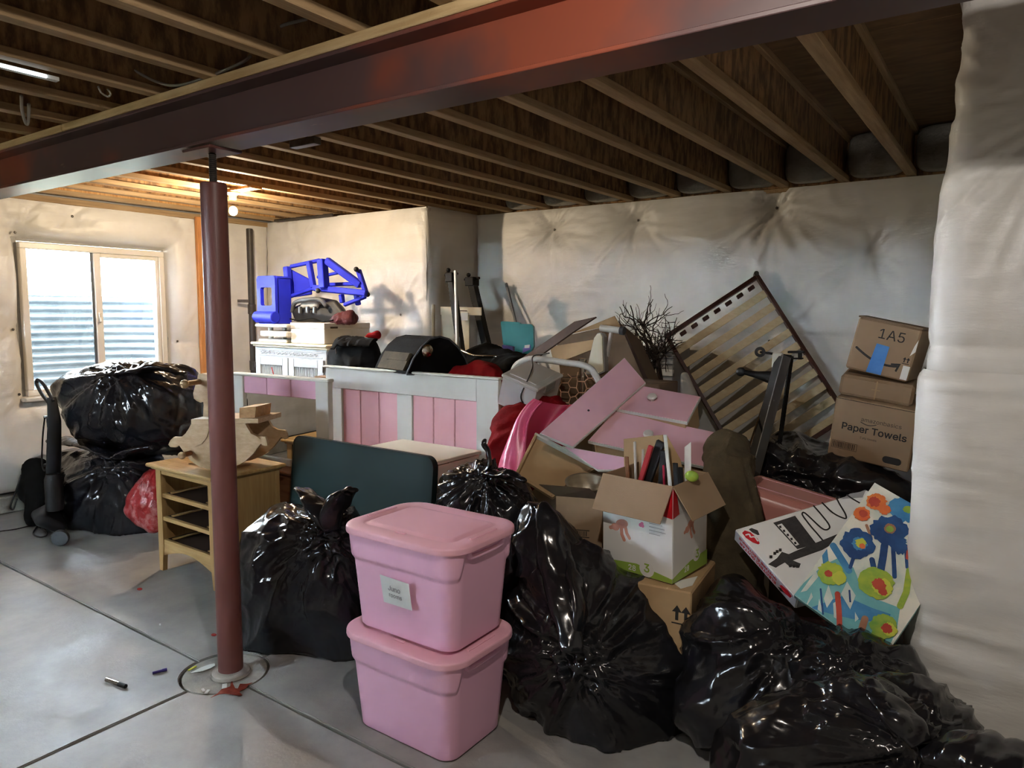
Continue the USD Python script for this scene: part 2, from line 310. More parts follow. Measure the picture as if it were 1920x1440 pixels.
# ================================================================== STRUCTURE
ZJ, ZD = 2.52, 2.82            # underside of the joists, underside of the deck
YB, YBUMP, XW, XBUMP = 5.48, 4.75, -6.46, -4.24
def n1(a, b, c=0, seed=0): return meshkit.noise(np.stack([a, b, np.full_like(a, c)], -1), seed)
def blanket(O, U, V, N, lu, lv, pins=(), seed=0, step=.022, bulge=.025, lines=(), hole=None, wr=.006, vwr=0.0):
    """vinyl-faced insulation quilt: pillowed sheet with pinned, star-gathered fasteners"""
    O, U, V, N = (np.asarray(a, float) for a in (O, U, V, N))
    nu, nv = int(lu/step)+1, int(lv/step)+1
    u, v = np.meshgrid(np.linspace(0, lu, nu), np.linspace(0, lv, nv), indexing='ij')
    h = bulge*(np.clip(np.minimum(u, lu-u)/.12, 0, 1)**.5)*(np.clip(np.minimum(v, lv-v)/.12, 0, 1)**.5)
    h += .03*(n1(u*1.3, v*1.3, 3.3, seed)-.5) + .6*wr*(1-np.abs(2*n1(u*2.2+n1(u*3, v*3, 1, seed), v*13, 7.1, seed+1)-1))*n1(u*1.7, v*1.7, 9, seed)*1.6
    h += .010*(1-np.abs(2*n1(u*4.0, v*4.5, 2.2, seed+5)-1))**2
    if vwr: h += vwr*(1-np.abs(2*n1(u*11, v*1.6, 2.7, seed+2)-1))**2
    for (pu, pv, A) in pins:
        du, dv = u-pu, v-pv; r = np.hypot(du, dv)+1e-6; th = np.arctan2(dv, du)
        cs, sn = np.cos(th), np.sin(th)
        def rn(k, sd): return (1-np.abs(2*meshkit.noise(np.stack([cs*k+pu*7, sn*k+pv*5, r*2.2], -1), sd)-1))
        rg = rn(3.2, seed+1)**1.5*.45+rn(7.5, seed+2)**2*.55
        fall = np.exp(-(r/.30)**1.2)
        h += A*(-.055*np.exp(-r/.07) - .035*np.exp(-(r/.25)**2)) + A*.045*(rg-.4)*fall*np.clip(r/.07, 0, 1)
    for (pv, A, sd) in lines:        # a gathered seam along u
        w = np.abs(v-pv-.02*(n1(u*1.5, v*0, 4, sd)-.5))
        h += A*(-.03*np.exp(-w/.03) + .016*(1-np.abs(2*n1(u*9, v*1.2, 5, sd)-1))*np.exp(-w/.10))
    if hole is not None:
        a0, a1, b0, b1 = hole
        d = np.maximum(np.maximum(a0-u, u-a1), np.maximum(b0-v, v-b1))   # distance outside the hole
        h = np.where(d < 0, 0, h) - .16*np.exp(-np.clip(d, 0, 9)/.035)
    W = O + u[..., None]*U + v[..., None]*V + h[..., None]*N
    idx = np.arange(nu*nv).reshape(nu, nv)
    q = np.stack([idx[:-1, :-1], idx[1:, :-1], idx[1:, 1:], idx[:-1, 1:]], -1).reshape(-1, 4)
    if hole is not None:
        cu, cv = (u[:-1, :-1]+u[1:, 1:])/2, (v[:-1, :-1]+v[1:, 1:])/2
        q = q[~((cu > a0) & (cu < a1) & (cv > b0) & (cv < b1)).ravel()]
    f = np.vstack([q[:, [0, 1, 2]], q[:, [0, 2, 3]]])
    if np.dot(np.cross(U, V), N) < 0: f = f[:, ::-1]
    return trimesh.Trimesh(W.reshape(-1, 3), f, process=False)
def pins_of(lst, plane, O, U, V):
    out = []
    for (x, y, A) in lst:
        p = plane(x, y)-np.asarray(O, float); out.append((float(p@np.asarray(U, float)), float(p@np.asarray(V, float)), A))
    return out
def studs(pins, O, U, V, N):
    return [(np.asarray(O, float)+a*np.asarray(U)+b*np.asarray(V)-.035*A*np.asarray(N), N) for a, b, A in pins]

# --- floor: slabs cut by control joints, round isolation patch at the column
COL = np.array([-2.772, 1.78, 0])
fl = Thing('floor', kind='structure')
xs, ys = [-7.0, -2.785, 1.9], [-1.9, 1.755, 6.0]
patch = Point(COL[0]-.03, COL[1]-.01).buffer(.178, quad_segs=10)
def wob(poly, s):   # slightly uneven joint edges
    out = []
    for i, (x, y) in enumerate(list(poly.exterior.segmentize(.12).coords)[:-1]):
        k = meshkit.noise(np.array([[x*5, y*5, s]]))[0]-.5; out.append((x+.006*k, y+.006*k))
    return Polygon(out)
for i in range(2):
    for j in range(2):
        g = .007
        pl = wob(sbox(xs[i]+g, ys[j]+g, xs[i+1]-g, ys[j+1]-g), i*2+j).difference(patch.buffer(.012))
        b = pl.buffer(-.004)
        fl.part('slab', cat(ext(pl, .096, (0, 0, -.1)), ext(b, .004, (0, 0, -.0041))), 'concrete')
fl.part('patch', ext(wob(patch, 9), .1, (0, 0, -.104)), 'concrete_patch')
fl.part('bedding', lo_hi(-7, 1.9, -1.9, 6.0, -.2, -.022), 'joint_dirt')

# --- back wall
wb = Thing('wall_back', kind='structure')
wb.part('concrete', lo_hi(-6.9, 1.9, YB+.14, YB+.30, 0, ZD+.02), 'concrete')
O, U, V, N = (XBUMP, YB-.02, .05), (1, 0, 0), (0, 0, 1), (0, -1, 0); lb = 4.1
pb = pins_of([(1035, 430, .9), (1192, 412, 1.1), (1452, 388, 1.6), (975, 625, .8), (1190, 628, .7), (1440, 640, .7), (1640, 470, .5)], lambda x, y: PY(x, y, YB-.03), O, U, V)
wb.part('quilt', blanket(O, U, V, N, lb, ZJ-.056, pb, 3, .02, lines=[(1.40, 1.0, 2)]), 'vinyl', smooth=True)
for p, n in studs(pb, O, U, V, np.array(N, float)): wb.part('fastener', ball(p, .011, 1, (1, .5, 1)), 'steel')
wb.part('top_plate', lo_hi(XBUMP, 1.9, YB+.0, YB+.13, ZJ-.030, ZJ-.002), 'flange')
wb.part('rim_board', lo_hi(XBUMP-.05, 1.9, YB+.0, YB+.03, ZJ, ZD), 'osb')
# --- bump-out (foundation jog) with its two quilted faces
wc = Thing('wall_jog', kind='structure')
wc.part('concrete', lo_hi(XW-.3, XBUMP-.10, YBUMP+.12, YB+.25, 0, ZJ-.002), 'concrete')
O, U, V, N = (XW, YBUMP, .05), (1, 0, 0), (0, 0, 1), (0, -1, 0)
pc = pins_of([(746, 590, 1.0), (655, 470, .4), (640, 600, .5), (560, 470, .5)], lambda x, y: PY(x, y, YBUMP), O, U, V)
wc.part('quilt', blanket(O, U, V, N, XBUMP-XW, ZJ-.056, pc, 11, .022, lines=[(1.42, .5, 5)], wr=.009, vwr=.008), 'vinyl', smooth=True)
for p, n in studs(pc, O, U, V, np.array(N, float)): wc.part('fastener', ball(p, .011, 1, (1, .5, 1)), 'steel')
wc.part('quilt', blanket((XBUMP-.0, YBUMP+.0, .05), (0, 1, 0), (0, 0, 1), (1, 0, 0), YB-YBUMP, ZJ-.05, [], 17, .022, bulge=.03), 'vinyl', smooth=True)
zc = np.linspace(.05, ZJ-.02, 60); wc.part('quilt_corner', tube(np.c_[XBUMP-.032+.006*np.sin(zc*9), YBUMP+.034+.006*np.cos(zc*7), zc], .052+.006*np.sin(zc*5), 24), 'vinyl', smooth=True)
# --- left wall with the window
XF = XW-.02
WY0, WY1, WZ0, WZ1 = 2.47, 3.66, .90, 2.145
wl = Thing('wall_left', kind='structure')
for a in ((-1.9, WY0, 0, ZD), (WY1, YB+.2, 0, ZD), (WY0, WY1, 0, WZ0-.02), (WY0, WY1, WZ1+.01, ZD)):
    wl.part('concrete', lo_hi(XW-.30, XW-.12, a[0], a[1], a[2], a[3], .001), 'concrete')
O, U, V, N = (XF, -1.8, .16), (0, 1, 0), (0, 0, 1), (1, 0, 0); lz = ZJ-.16-.03
pl_ = pins_of([(140, 405, .6), (338, 420, .7), (33, 435, .8), (30, 618, 1.0), (338, 640, .8), (40, 740, .5)], lambda x, y: PX(x, y, XW), O, U, V)
wl.part('quilt', blanket(O, U, V, N, YBUMP+1.8, lz, pl_, 23, .024, hole=(WY0+1.8-.015, WY1+1.8+.015, WZ0-.16-.015, WZ1-.16+.015), wr=.012, vwr=.004), 'vinyl', smooth=True)
for p, n in studs(pl_, O, U, V, np.array(N, float)): wl.part('fastener', ball(p, .011, 1, (.5, 1, 1)), 'steel')
wl.part('top_plate', lo_hi(XW-.06, XW+.01, -1.8, YBUMP, ZJ-.05, ZJ-.002), 'flange')
tr = Thing('trim_1', kind='structure')
tr.part('footing', lo_hi(XW-.1, XW+.035, -1.8, YBUMP, 0, .135, .01), 'curb')
# --- window: white vinyl slider
wn = Thing('window_1', kind='structure'); WX = XW-.10
fw = .05
for a in ((WY0, WY1, WZ1-fw, WZ1), (WY0, WY1, WZ0, WZ0+fw), (WY0, WY0+fw, WZ0+fw, WZ1-fw), (WY1-fw, WY1, WZ0+fw, WZ1-fw)):
    wn.part('frame', lo_hi(WX-.06, WX+.03, *a, .006), 'vinyl_frame')
ym = (WY0+WY1)/2
wn.part('meeting_rail', lo_hi(WX-.03, WX+.02, ym-.03, ym+.03, WZ0+fw, WZ1-fw, .006), 'vinyl_frame')
for a in ((ym+.03, WY1-fw, WZ1-fw-.035, WZ1-fw), (ym+.03, WY1-fw, WZ0+fw, WZ0+fw+.035), (WY1-fw-.03, WY1-fw, WZ0+fw+.035, WZ1-fw-.035)):
    wn.part('sash', lo_hi(WX-.02, WX+.015, *a, .005), 'vinyl_frame')
wn.part('gasket', lo_hi(WX-.012, WX+.004, ym-.048, ym-.03, WZ0+fw, WZ1-fw, .002), 'grey_plastic')
wn.part('pane', lo_hi(WX-.028, WX-.024, WY0+fw, ym, WZ0+fw, WZ1-fw, .0005), 'pane')
wn.part('pane', lo_hi(WX-.008, WX-.004, ym+.03, WY1-fw-.03, WZ0+fw+.035, WZ1-fw-.035, .0005), 'pane')
wn.part('latch', cat(lo_hi(WX+.018, WX+.04, ym-.012, ym+.012, 1.50, 1.58, .005), bar((WX+.035, ym, 1.54), (WX+.06, ym-.01, 1.50), .014, .01)), 'vinyl_frame')
wn.part('sill', lo_hi(XW-.14, XW+.03, WY0-.06, WY1+.03, WZ0-.035, WZ0, .008), 'vinyl')
q = PX(106, 519, WX-.022); wn.part('pen_mark', text('inside', .018, q, (0, 1, 0), (0, 0, 1)), 'grey_print')
# --- window well, its bed and the ground above
wy = (WY0+WY1)/2; V_ = []; F_ = []
prof = [(z, .018*math.cos(2*math.pi*z/.075)) for z in np.arange(.35, 1.74, .0125)]
for (z, c) in prof:
    for k in range(33):
        a = math.pi*k/32; V_.append((XW-.30-(.80+c)*math.sin(a), wy+(.86+c)*math.cos(a), z))
for i in range(len(prof)-1):
    for k in range(32):
        a = i*33+k; F_ += [(a, a+33, a+34), (a, a+34, a+1)]
ww = Thing('window_well', kind='structure')
ww.part('corrugated_liner', trimesh.Trimesh(np.array(V_), np.array(F_), process=False), 'galvanized', smooth=True)
ww.part('gravel_bed', lo_hi(XW-1.3, XW-.30, wy-1, wy+1, .3, .78), 'gravel')
gr = sbox(-30, -20, XW-.30, 26).difference(Polygon([(XW-.2, wy-.9)]+[(XW-.30-.84*math.sin(math.pi*k/24), wy+.9*math.cos(math.pi*k/24)*-1) for k in range(25)]+[(XW-.2, wy+.9)]))
struct('ground', ext(gr, .06, (0, 0, 1.64)), 'soil')
# --- walls behind the camera and to its right (never in view, they close the room)
wf = Thing('wall_front', kind='structure'); FX0, FX1, FZ0, FZ1 = -4.75, -3.55, 1.72, 2.15
for q4 in ((-6.8, FX0, 0, ZD), (FX1, 1.9, 0, ZD), (FX0, FX1, 0, FZ0), (FX0, FX1, FZ1, ZD)): wf.part('quilted_panel', lo_hi(q4[0], q4[1], -1.95, -1.8, q4[2], q4[3], .001), 'vinyl')
w2 = Thing('window_2', kind='structure')
for q4 in ((FX0, FX1, FZ1-.05, FZ1), (FX0, FX1, FZ0, FZ0+.05), (FX0, FX0+.05, FZ0+.05, FZ1-.05), (FX1-.05, FX1, FZ0+.05, FZ1-.05), ((FX0+FX1)/2-.03, (FX0+FX1)/2+.03, FZ0+.05, FZ1-.05)): w2.part('frame', lo_hi(q4[0], q4[1], -1.91, -1.83, q4[2], q4[3], .005), 'vinyl_frame')
w2.part('pane', lo_hi(FX0+.05, FX1-.05, -1.875, -1.871, FZ0+.05, FZ1-.05, .0005), 'pane')
struct('ground', lo_hi(-30, 30, -32, -1.97, .9, 1.0, .001), 'soil')
struct('wall_right', lo_hi(1.75, 1.9, -1.9, 5.7, 0, ZD), 'vinyl')
# --- ceiling: deck and I-joists
ce = Thing('ceiling', kind='structure')
for k, (x0, x1) in enumerate(((-6.8, -4.36), (-4.36, -1.92), (-1.92, .52), (.52, 1.9))):
    for y0, y1 in ((-1.95, .78), (.78, 3.5), (3.5, 5.75)): ce.part('deck_panel', lo_hi(x0+.001, x1-.001, y0+.002, y1-.002, ZD, ZD+.018, .002), 'osb_deck')
ce.part('underlay', lo_hi(-6.9, 2.0, -2.0, 5.8, ZD+.018, ZD+.05), 'hardboard')
JX = [-.619-.4064*k for k in range(-5, 15)]
for x in JX:
    if x > 1.7: continue
    y1 = YB-.0 if x < -.3 else 1.87
    nd = ce.node('joist')
    for nm, me, m in (('bottom_flange', lo_hi(x-.030, x+.030, -1.8, y1, ZJ, ZJ+.036, .003), 'flange'), ('web', lo_hi(x-.005, x+.005, -1.8, y1, ZJ+.034, ZD-.034, .001), 'osb'), ('top_flange', lo_hi(x-.030, x+.030, -1.8, y1, ZD-.036, ZD-.0005, .003), 'flange')):
        ce.part(nm, me, m, parent=nd)
# bagged insulation stuffed between the joist ends
rng = np.random.default_rng(4)
for x in JX:
    if -.9 > x-.2 > -4.4 or x > -1.2:
        if x < -4.2 or x > 1.6: continue
        m = trimesh.creation.icosphere(4); v = m.vertices; v = np.sign(v)*np.abs(v)**.45
        d = .03*(meshkit.fbm(v*2.2+x*7, 3)-.5)
        v = v*(1+d[:, None])*np.array([.176, .07, .143])+np.array([x+.2032, YB-.075, (ZJ+ZD)/2])
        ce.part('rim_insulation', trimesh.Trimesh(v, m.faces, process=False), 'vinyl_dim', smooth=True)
# --- lumber along the end wall and over the jog, seen glowing by the bulb
for (x, y0, y1, z0, z1) in ((-6.30, 2.0, 4.72, 2.53, 2.80), (-5.62, 2.2, 4.7, 2.532, 2.80)):
    ce.part('blocking', lo_hi(x-.02, x+.02, y0, y1, z0, z1), 'lumber')
struct('trim_2', lo_hi(XW+.015, XW+.055, 3.925, 4.015, .14, ZJ-.03, .004), 'stud')
# torn quilt edge draped over the stud
# --- right pillar: quilted end of a wall, lower and upper quilts
PYF, PXL = 2.75, -.235
wr_ = Thing('wall_pillar', kind='structure')
wr_.part('concrete', lo_hi(PXL+.22, 1.75, PYF+.12, YB+.02, 0, ZJ-.01), 'concrete')
def pillar(z0, z1, off, seed, pins=(), lowfull=False, wr=.006, step=.016):
    # path: along the hidden side, round the corner, along the front
    P = []; r = .10
    for t in np.linspace(0, 1.0, 40): P.append((PXL, PYF+r+1.4*(1-t)))
    for t in np.linspace(0, math.pi/2, 14)[1:]: P.append((PXL+r-r*math.cos(t), PYF+r-r*math.sin(t)))
    for t in np.linspace(0, 1.85, 110)[1:]: P.append((PXL+r+t, PYF))
    P = np.array(P); s = np.r_[0, np.cumsum(np.linalg.norm(np.diff(P, axis=0), axis=1))]
    T = np.gradient(P, axis=0); T /= np.linalg.norm(T, axis=1, keepdims=True); Nn = np.stack([T[:, 1], -T[:, 0]], 1)
    nz = int((z1-z0)/step)+1; zz = np.linspace(z0, z1, nz)
    u, z = np.meshgrid(s, zz, indexing='ij')
    e = np.minimum(z-z0, z1-z)
    h = off(z) * np.clip(e/.05, 0, 1)**.5 + .016*(n1(u*1.2, z*1.4, 3, seed)-.5)
    h += wr*(1-np.abs(2*n1(u*2.6+.6*n1(u*3, z*3, 1, seed), z*17+u*2.5, 7.1, seed+1)-1))**2*n1(u*1.7, z*1.7, 9, seed)*1.2
    sc = s[53]
    h += .016*np.exp(-np.abs(u-sc)/.16)*(1-np.abs(2*n1(u*2.5, z*17, 2, seed+3)-1))**1.5*(1 if lowfull else .3)
    for (pu, pz, A) in pins:
        du, dz = u-sc-pu, z-pz; rr = np.hypot(du, dz)+1e-6; th = np.arctan2(dz, du)
        cs, sn = np.cos(th), np.sin(th)
        def rn(k, sd): return (1-np.abs(2*meshkit.noise(np.stack([cs*k, sn*k, rr*2.2], -1), sd)-1))
        rg = rn(3.2, seed+1)**1.5*.45+rn(7.5, seed+2)**2*.55
        h += A*(-.055*np.exp(-rr/.07)-.035*np.exp(-(rr/.25)**2)+.045*(rg-.4)*np.exp(-(rr/.32)**1.2)*np.clip(rr/.07, 0, 1))
    W = np.zeros(u.shape+(3,)); W[..., 0] = P[:, 0][:, None]+h*Nn[:, 0][:, None]*1; W[..., 1] = P[:, 1][:, None]+h*Nn[:, 1][:, None]; W[..., 2] = z
    nu = len(P); idx = np.arange(nu*nz).reshape(nu, nz)
    q = np.stack([idx[:-1, :-1], idx[1:, :-1], idx[1:, 1:], idx[:-1, 1:]], -1).reshape(-1, 4)
    f = np.vstack([q[:, [0, 1, 2]], q[:, [0, 2, 3]]])
    return trimesh.Trimesh(W.reshape(-1, 3), f, process=False)
wr_.part('quilt', pillar(1.36, 2.74, lambda z: .006-.045*np.clip((z-1.9)/.6, 0, 1)-.014*np.exp(-np.abs(z-1.51)/.012), 31, [(.22, 2.27, 1.3)]), 'vinyl', smooth=True)
wr_.part('quilt', pillar(.02, 1.43, lambda z: .020-.012*np.clip((1.43-z)/1.4, 0, 1), 37, [(.55, 1.46, .8)], True, wr=.008), 'vinyl', smooth=True)

# ================================================================== STEEL, PIPES, LAMPS
bm = Thing('steel_beam', 'long maroon primed steel I-beam under the ceiling joists, resting on the steel column', 'beam', (-2.5, 1.78, 2.28))
BZ0, BZ1, BW = 2.28, 2.484, .0825
bm.part('bottom_flange', lo_hi(-6.5, 1.74, 1.78-BW, 1.78+BW, BZ0, BZ0+.013, .002), 'primer')
bm.part('web', lo_hi(-6.5, 1.74, 1.775, 1.785, BZ0+.012, BZ1-.012, .001), 'primer')
bm.part('top_flange', lo_hi(-6.5, 1.74, 1.78-BW, 1.78+BW, BZ1-.013, BZ1, .002), 'primer')
for x0, x1 in ((-6.5, -3.9), (-3.895, -.9), (-.895, 1.74)): bm.part('nailer', lo_hi(x0, x1, 1.78-BW-.006, 1.78+BW+.006, BZ1, ZJ-.001, .003), 'nailer', label='pale wooden nailer plank bolted along the top of the beam')
co = Thing('steel_column', 'round maroon painted steel support column standing on the concrete floor', 'column', COL)
co.part('shaft', lathe([(0, .01), (.053, .01), (.053, 2.135), (.049, 2.14), (0, 2.14)], 40, COL), 'column_paint', smooth=40)
co.part('screw_jack', cat(*[lathe([(.014, z), (.0165, z+.004), (.014, z+.008)], 16, COL) for z in np.arange(2.14, 2.255, .008)], cyl(COL+[0, 0, 2.13], COL+[0, 0, 2.262], .0135)), 'steel')
co.part('cap_plate', bx(COL+[0, 0, 2.269], (.20, .15, .012)), 'primer')
co.part('base_collar', lathe([(0, .0), (.085, .0), (.08, .012), (.056, .022), (0, .022)], 32, COL, None), 'concrete_patch', smooth=40)
# lamps: the porcelain lamp holders stand under the joists
def lamp(p, glow, label):
    t = Thing('bare_bulb_lamp', label, 'lamp', p)
    z = ZJ
    t.part('mounting_strip', lo_hi(p[0]-.30, p[0]+.30, p[1]-.045, p[1]+.045, z-.02, z-.001), 'lumber')
    t.part('lamp_holder', lathe([(0, z-.02), (.055, z-.02), (.055, z-.03), (.03, z-.045), (.027, z-.075), (0, z-.075)], 24, (p[0], p[1], 0))[:] if False else lathe([(0, z-.075), (.027, z-.075), (.03, z-.045), (.055, z-.03), (.055, z-.02), (0, z-.02)], 24, (p[0], p[1], 0)), 'porcelain', smooth=40)
    t.part('bulb', ball(p, .031, 3, (1, 1, 1.12)), glow, smooth=True, label='glowing warm bulb')
lamp(BULB, 'bulb_glow', 'bare glowing bulb under the joists in the far left corner behind the steel column')
lamp(BULB2, 'bulb_glow2', 'bare bulb under the joists on the near side of the beam, outside the picture')
tl = Thing('tube_lamp', 'thin white tube lamp along a joist at the upper left edge of the ceiling', 'lamp', (-5, .9, 2.5))
a, b = PZ(-60, 108, ZJ-.012), PZ(88, 143, ZJ-.012); b[0] = a[0] = (a[0]+b[0])/2
tl.part('tube', cyl(a, b, .007, 12), 'tube_glow', label='bright white tube'); tl.part('reflector', bar(a+[-.022, 0, .004], b+[-.022, 0.05, .004], .03, .016), 'white_plastic')
# cables
def cable(name, label, pts, r, m, n=10): return single(name, tube(spline(pts, n), r, 7), m, label, 'cable', smooth=True)
cable('ceiling_cable', 'grey electric cable drooping from a joist to the beam top at upper left', [PZ(185, 118, 2.66), PZ(230, 122, 2.62), PZ(290, 152, 2.57), PZ(335, 160, 2.535), PZ(400, 140, 2.535), PZ(452, 118, 2.56), PZ(470, 105, 2.6)], .006, 'cable_grey')
cable('ceiling_cable', 'short grey cable rising between the joists above the middle of the beam', [PZ(500, 66, 2.62), PZ(530, 48, 2.64), PZ(575, 36, 2.68)], .006, 'cable_grey')
cable('ceiling_cable', 'grey cable loop hanging below the joists at the far left of the ceiling', [PZ(40, 180, 2.53), PZ(41, 205, 2.50), PZ(47, 228, 2.475), PZ(52, 232, 2.47), PZ(54, 212, 2.50), PZ(54, 195, 2.53)], .007, 'cable_grey')
cable('ceiling_cable', 'small thin wire hook under a joist left of the drooping cable', [PZ(184, 162, 2.53), PZ(190, 174, 2.51), PZ(202, 181, 2.505), PZ(207, 176, 2.51), PZ(202, 167, 2.53)], .004, 'cable_grey')
# black vent pipe in the corner by the bulb
a, b = PX(463, 420, XW+.10), PX(474, 720, XW+.10)
pp = Thing('drain_pipe', 'thin black vertical pipe running up the insulated wall right of the column', 'pipe', (XW+.1, (a[1]+b[1])/2, 0))
yp = (a[1]+b[1])/2
pp.part('pipe', cyl((XW+.13, yp, .001), (XW+.13, yp, 2.42), .032, 20), 'pipe_black', smooth=40)
for z in (1.05, 1.62): pp.part('coupling', cyl((XW+.13, yp, z-.05), (XW+.13, yp, z+.05), .039, 20), 'pipe_black', smooth=40)
pp.part('strap', bar((XW+.085, yp-.13, 1.70), (XW+.14, yp+.01, 1.70), .012, .03), 'steel')

# dry weeds in the window well, a pipe along the top of the jog, a bracket under the joists
rng = np.random.default_rng(3); wd = []
for k in range(16):
    b = np.array([XW-.45+rng.uniform(-.08, .06), 3.42+rng.uniform(-.10, .10), .775]); d = np.array([rng.normal(0, .25), rng.normal(-.05, .3), 1])
    wd.append(tube(spline([b, b+d*.18, b+d*.30+[0, rng.normal(0, .05), 0], b+d*.36+[0, rng.normal(0, .10), 0]], 4), np.linspace(.004, .0015, 13), 5))
single('dry_weed', cat(*wd), 'dry_weed', 'pale dry weed stalks standing in the window well outside the window', 'weed')
a, b = PY(520, 414, 4.69), PY(628, 404, 4.69); zpp = (a[2]+b[2])/2
single('copper_pipe', cat(cyl((a[0], 4.66, zpp), (b[0], 4.66, zpp), .014, 12), *[lo_hi(x-.015, x+.015, 4.645, 4.675, zpp+.012, ZJ-.001) for x in (a[0]+.1, b[0]-.1)]), 'pipe_black', 'thin dark pipe running under the joists along the top of the insulated jog', 'pipe')
a = PZ(572, 268, ZJ-.02); single('joist_bracket', bx(a, (.20, .05, .036), .003), 'steel', 'grey metal bracket under the joists right of the column top', 'bracket')
# ================================================================== BAGS
def hull_of(sph):
    ico = trimesh.creation.icosphere(2).vertices
    return Manifold.hull_points(np.vstack([ico*r+np.asarray(c) for c, r in sph]))
def remesh(mf, res, it=12):
    mf = mf.refine_to_length(res); m = mf.to_mesh()
    t = trimesh.Trimesh(m.vert_properties[:, :3], m.tri_verts, process=True)
    if it: trimesh.smoothing.filter_taubin(t, lamb=.5, nu=.53, iterations=it)
    return t
def ridge(p, seed): return 1-np.abs(2*meshkit.noise(p, seed)-1)
def crinkle(t, K, seed, amp=1.0, pleat=1.0, axis=None, floor=.004, reach=.34, nple=5.0, flat=None):
    """film wrinkles: pleats fanning out of the knot K, long creases between them, crumple everywhere"""
    v = t.vertices.copy(); n = t.vertex_normals; K = np.asarray(K, float)
    d = v-K; r = np.linalg.norm(d, axis=1)+1e-6; u = d/r[:, None]
    big = .075*(meshkit.fbm(v*2.7, 2, seed)-.5)
    rr_ = r[:, None]
    w1 = meshkit.noise(v*2.3+5, seed+8)[:, None]
    pl = ridge(u*nple+rr_*.9+w1*.5, seed+1)**2.2*.62 + ridge(u*nple*2.1+rr_*1.5+w1*.5, seed+2)**2.2*.38
    f = np.exp(-(r/reach)**1.5)*np.clip(r/.05, .15, 1)
    cr = ridge(u*2.6+v*1.7+w1*.8, seed+3)**3.2*.030 + ridge(v*3.9+u*1.2+w1*1.4, seed+4)**4*.024 + ridge(v*7.5+w1*2, seed+7)**4*.009*meshkit.noise(v*4, seed+9)
    fi = ridge(v*16+u*3, seed+5)**3*.0016
    h = amp*(big+cr*(1-.45*f)+fi) + pleat*.055*(pl-.35)*f
    v = v + n*h[:, None]
    if floor is not None:
        lo = v[:, 2] < floor; v[lo, 2] = floor
    t.vertices = v
    return t
def S(lst):
    out = []
    for (x, y, Y, rp) in lst:
        c = PY(x, y, Y); out.append((c, rp*depth(c)/FPX))
    return out
def ear(pts, w, seed, flat=.35, n=10, upv=None):
    """a gathered flap of film: swept, flattened, pleated along its length"""
    P = spline(np.asarray(pts, float), 9); t = np.linspace(0, 1, len(P)); wr = np.interp(t, np.linspace(0, 1, len(w)), w)
    m = tube(P, wr, 26, flat, upv); v = m.vertices
    m2 = trimesh.Trimesh(v, m.faces, process=False); nn = m2.vertex_normals
    k = ridge(np.c_[v[:, 0]*22, v[:, 1]*22, v[:, 2]*9]+seed*3.1, seed)
    m2.vertices = v+nn*((k-.5)*.016)[:, None]
    return m2
def bag(label, parts, knot, seed, ears=(), res=.014, amp=1.0, pleat=1.0, m='bag', name='garbage_bag', floor=True, reach=.34, nple=5.0, cut=None, cat_='bag', group=None):
    mf = None
    for sph in parts:
        h = hull_of(S(sph)); mf = h if mf is None else mf+h
    if floor: mf = mf.trim_by_plane((0, 0, 1), .003)
    for (nn, off) in (cut or ()): mf = mf.trim_by_plane(nn, off)
    t = remesh(mf, res); t = crinkle(t, knot, seed, amp, pleat, floor=.003 if floor else None, reach=reach, nple=nple)
    v = t.vertices; base = ((v[:, 0].min()+v[:, 0].max())/2, (v[:, 1].min()+v[:, 1].max())/2, v[:, 2].min())
    th = Thing(name, label, cat_, base, group)
    th.part('body', t, m, smooth=True)
    for i, (pts, w, fl_) in enumerate(ears): th.part('tie_flap', ear(pts, w, seed+i, fl_), m, smooth=True)
    return th

# ================================================================== FRONT ROW
# --- two pink totes
def ring(hx, hy, r, n=20):
    P = []
    for cx, cy, a0 in ((1, 1, 0), (-1, 1, 1), (-1, -1, 2), (1, -1, 3)):
        for k in range(n+1):
            a = math.pi/2*(a0+k/n); P.append((cx*(hx-r)+r*math.cos(a), cy*(hy-r)+r*math.sin(a)))
    # straight runs get points too
    Q = []
    for i, p in enumerate(P):
        Q.append(p); q = P[(i+1) % len(P)]; L_ = math.hypot(q[0]-p[0], q[1]-p[1])
        if L_ > .05:
            for k in range(1, 12): Q.append((p[0]+(q[0]-p[0])*k/12, p[1]+(q[1]-p[1])*k/12))
    return np.array(Q)
def loft(rings, close=(True, True)):
    n = len(rings[0]); V = np.vstack(rings); F = []
    for i in range(len(rings)-1):
        for k in range(n):
            a, b = i*n+k, i*n+(k+1) % n; F += [(a, b, b+n), (a, b+n, a+n)]
    V = list(V)
    if close[0]:
        V.append(rings[0].mean(0)); F += [(len(V)-1, (k+1) % n, k) for k in range(n)]
    if close[1]:
        V.append(rings[-1].mean(0)); b = (len(rings)-1)*n; F += [(len(V)-1, b+k, b+(k+1) % n) for k in range(n)]
    return trimesh.Trimesh(np.array(V), np.array(F), process=False)
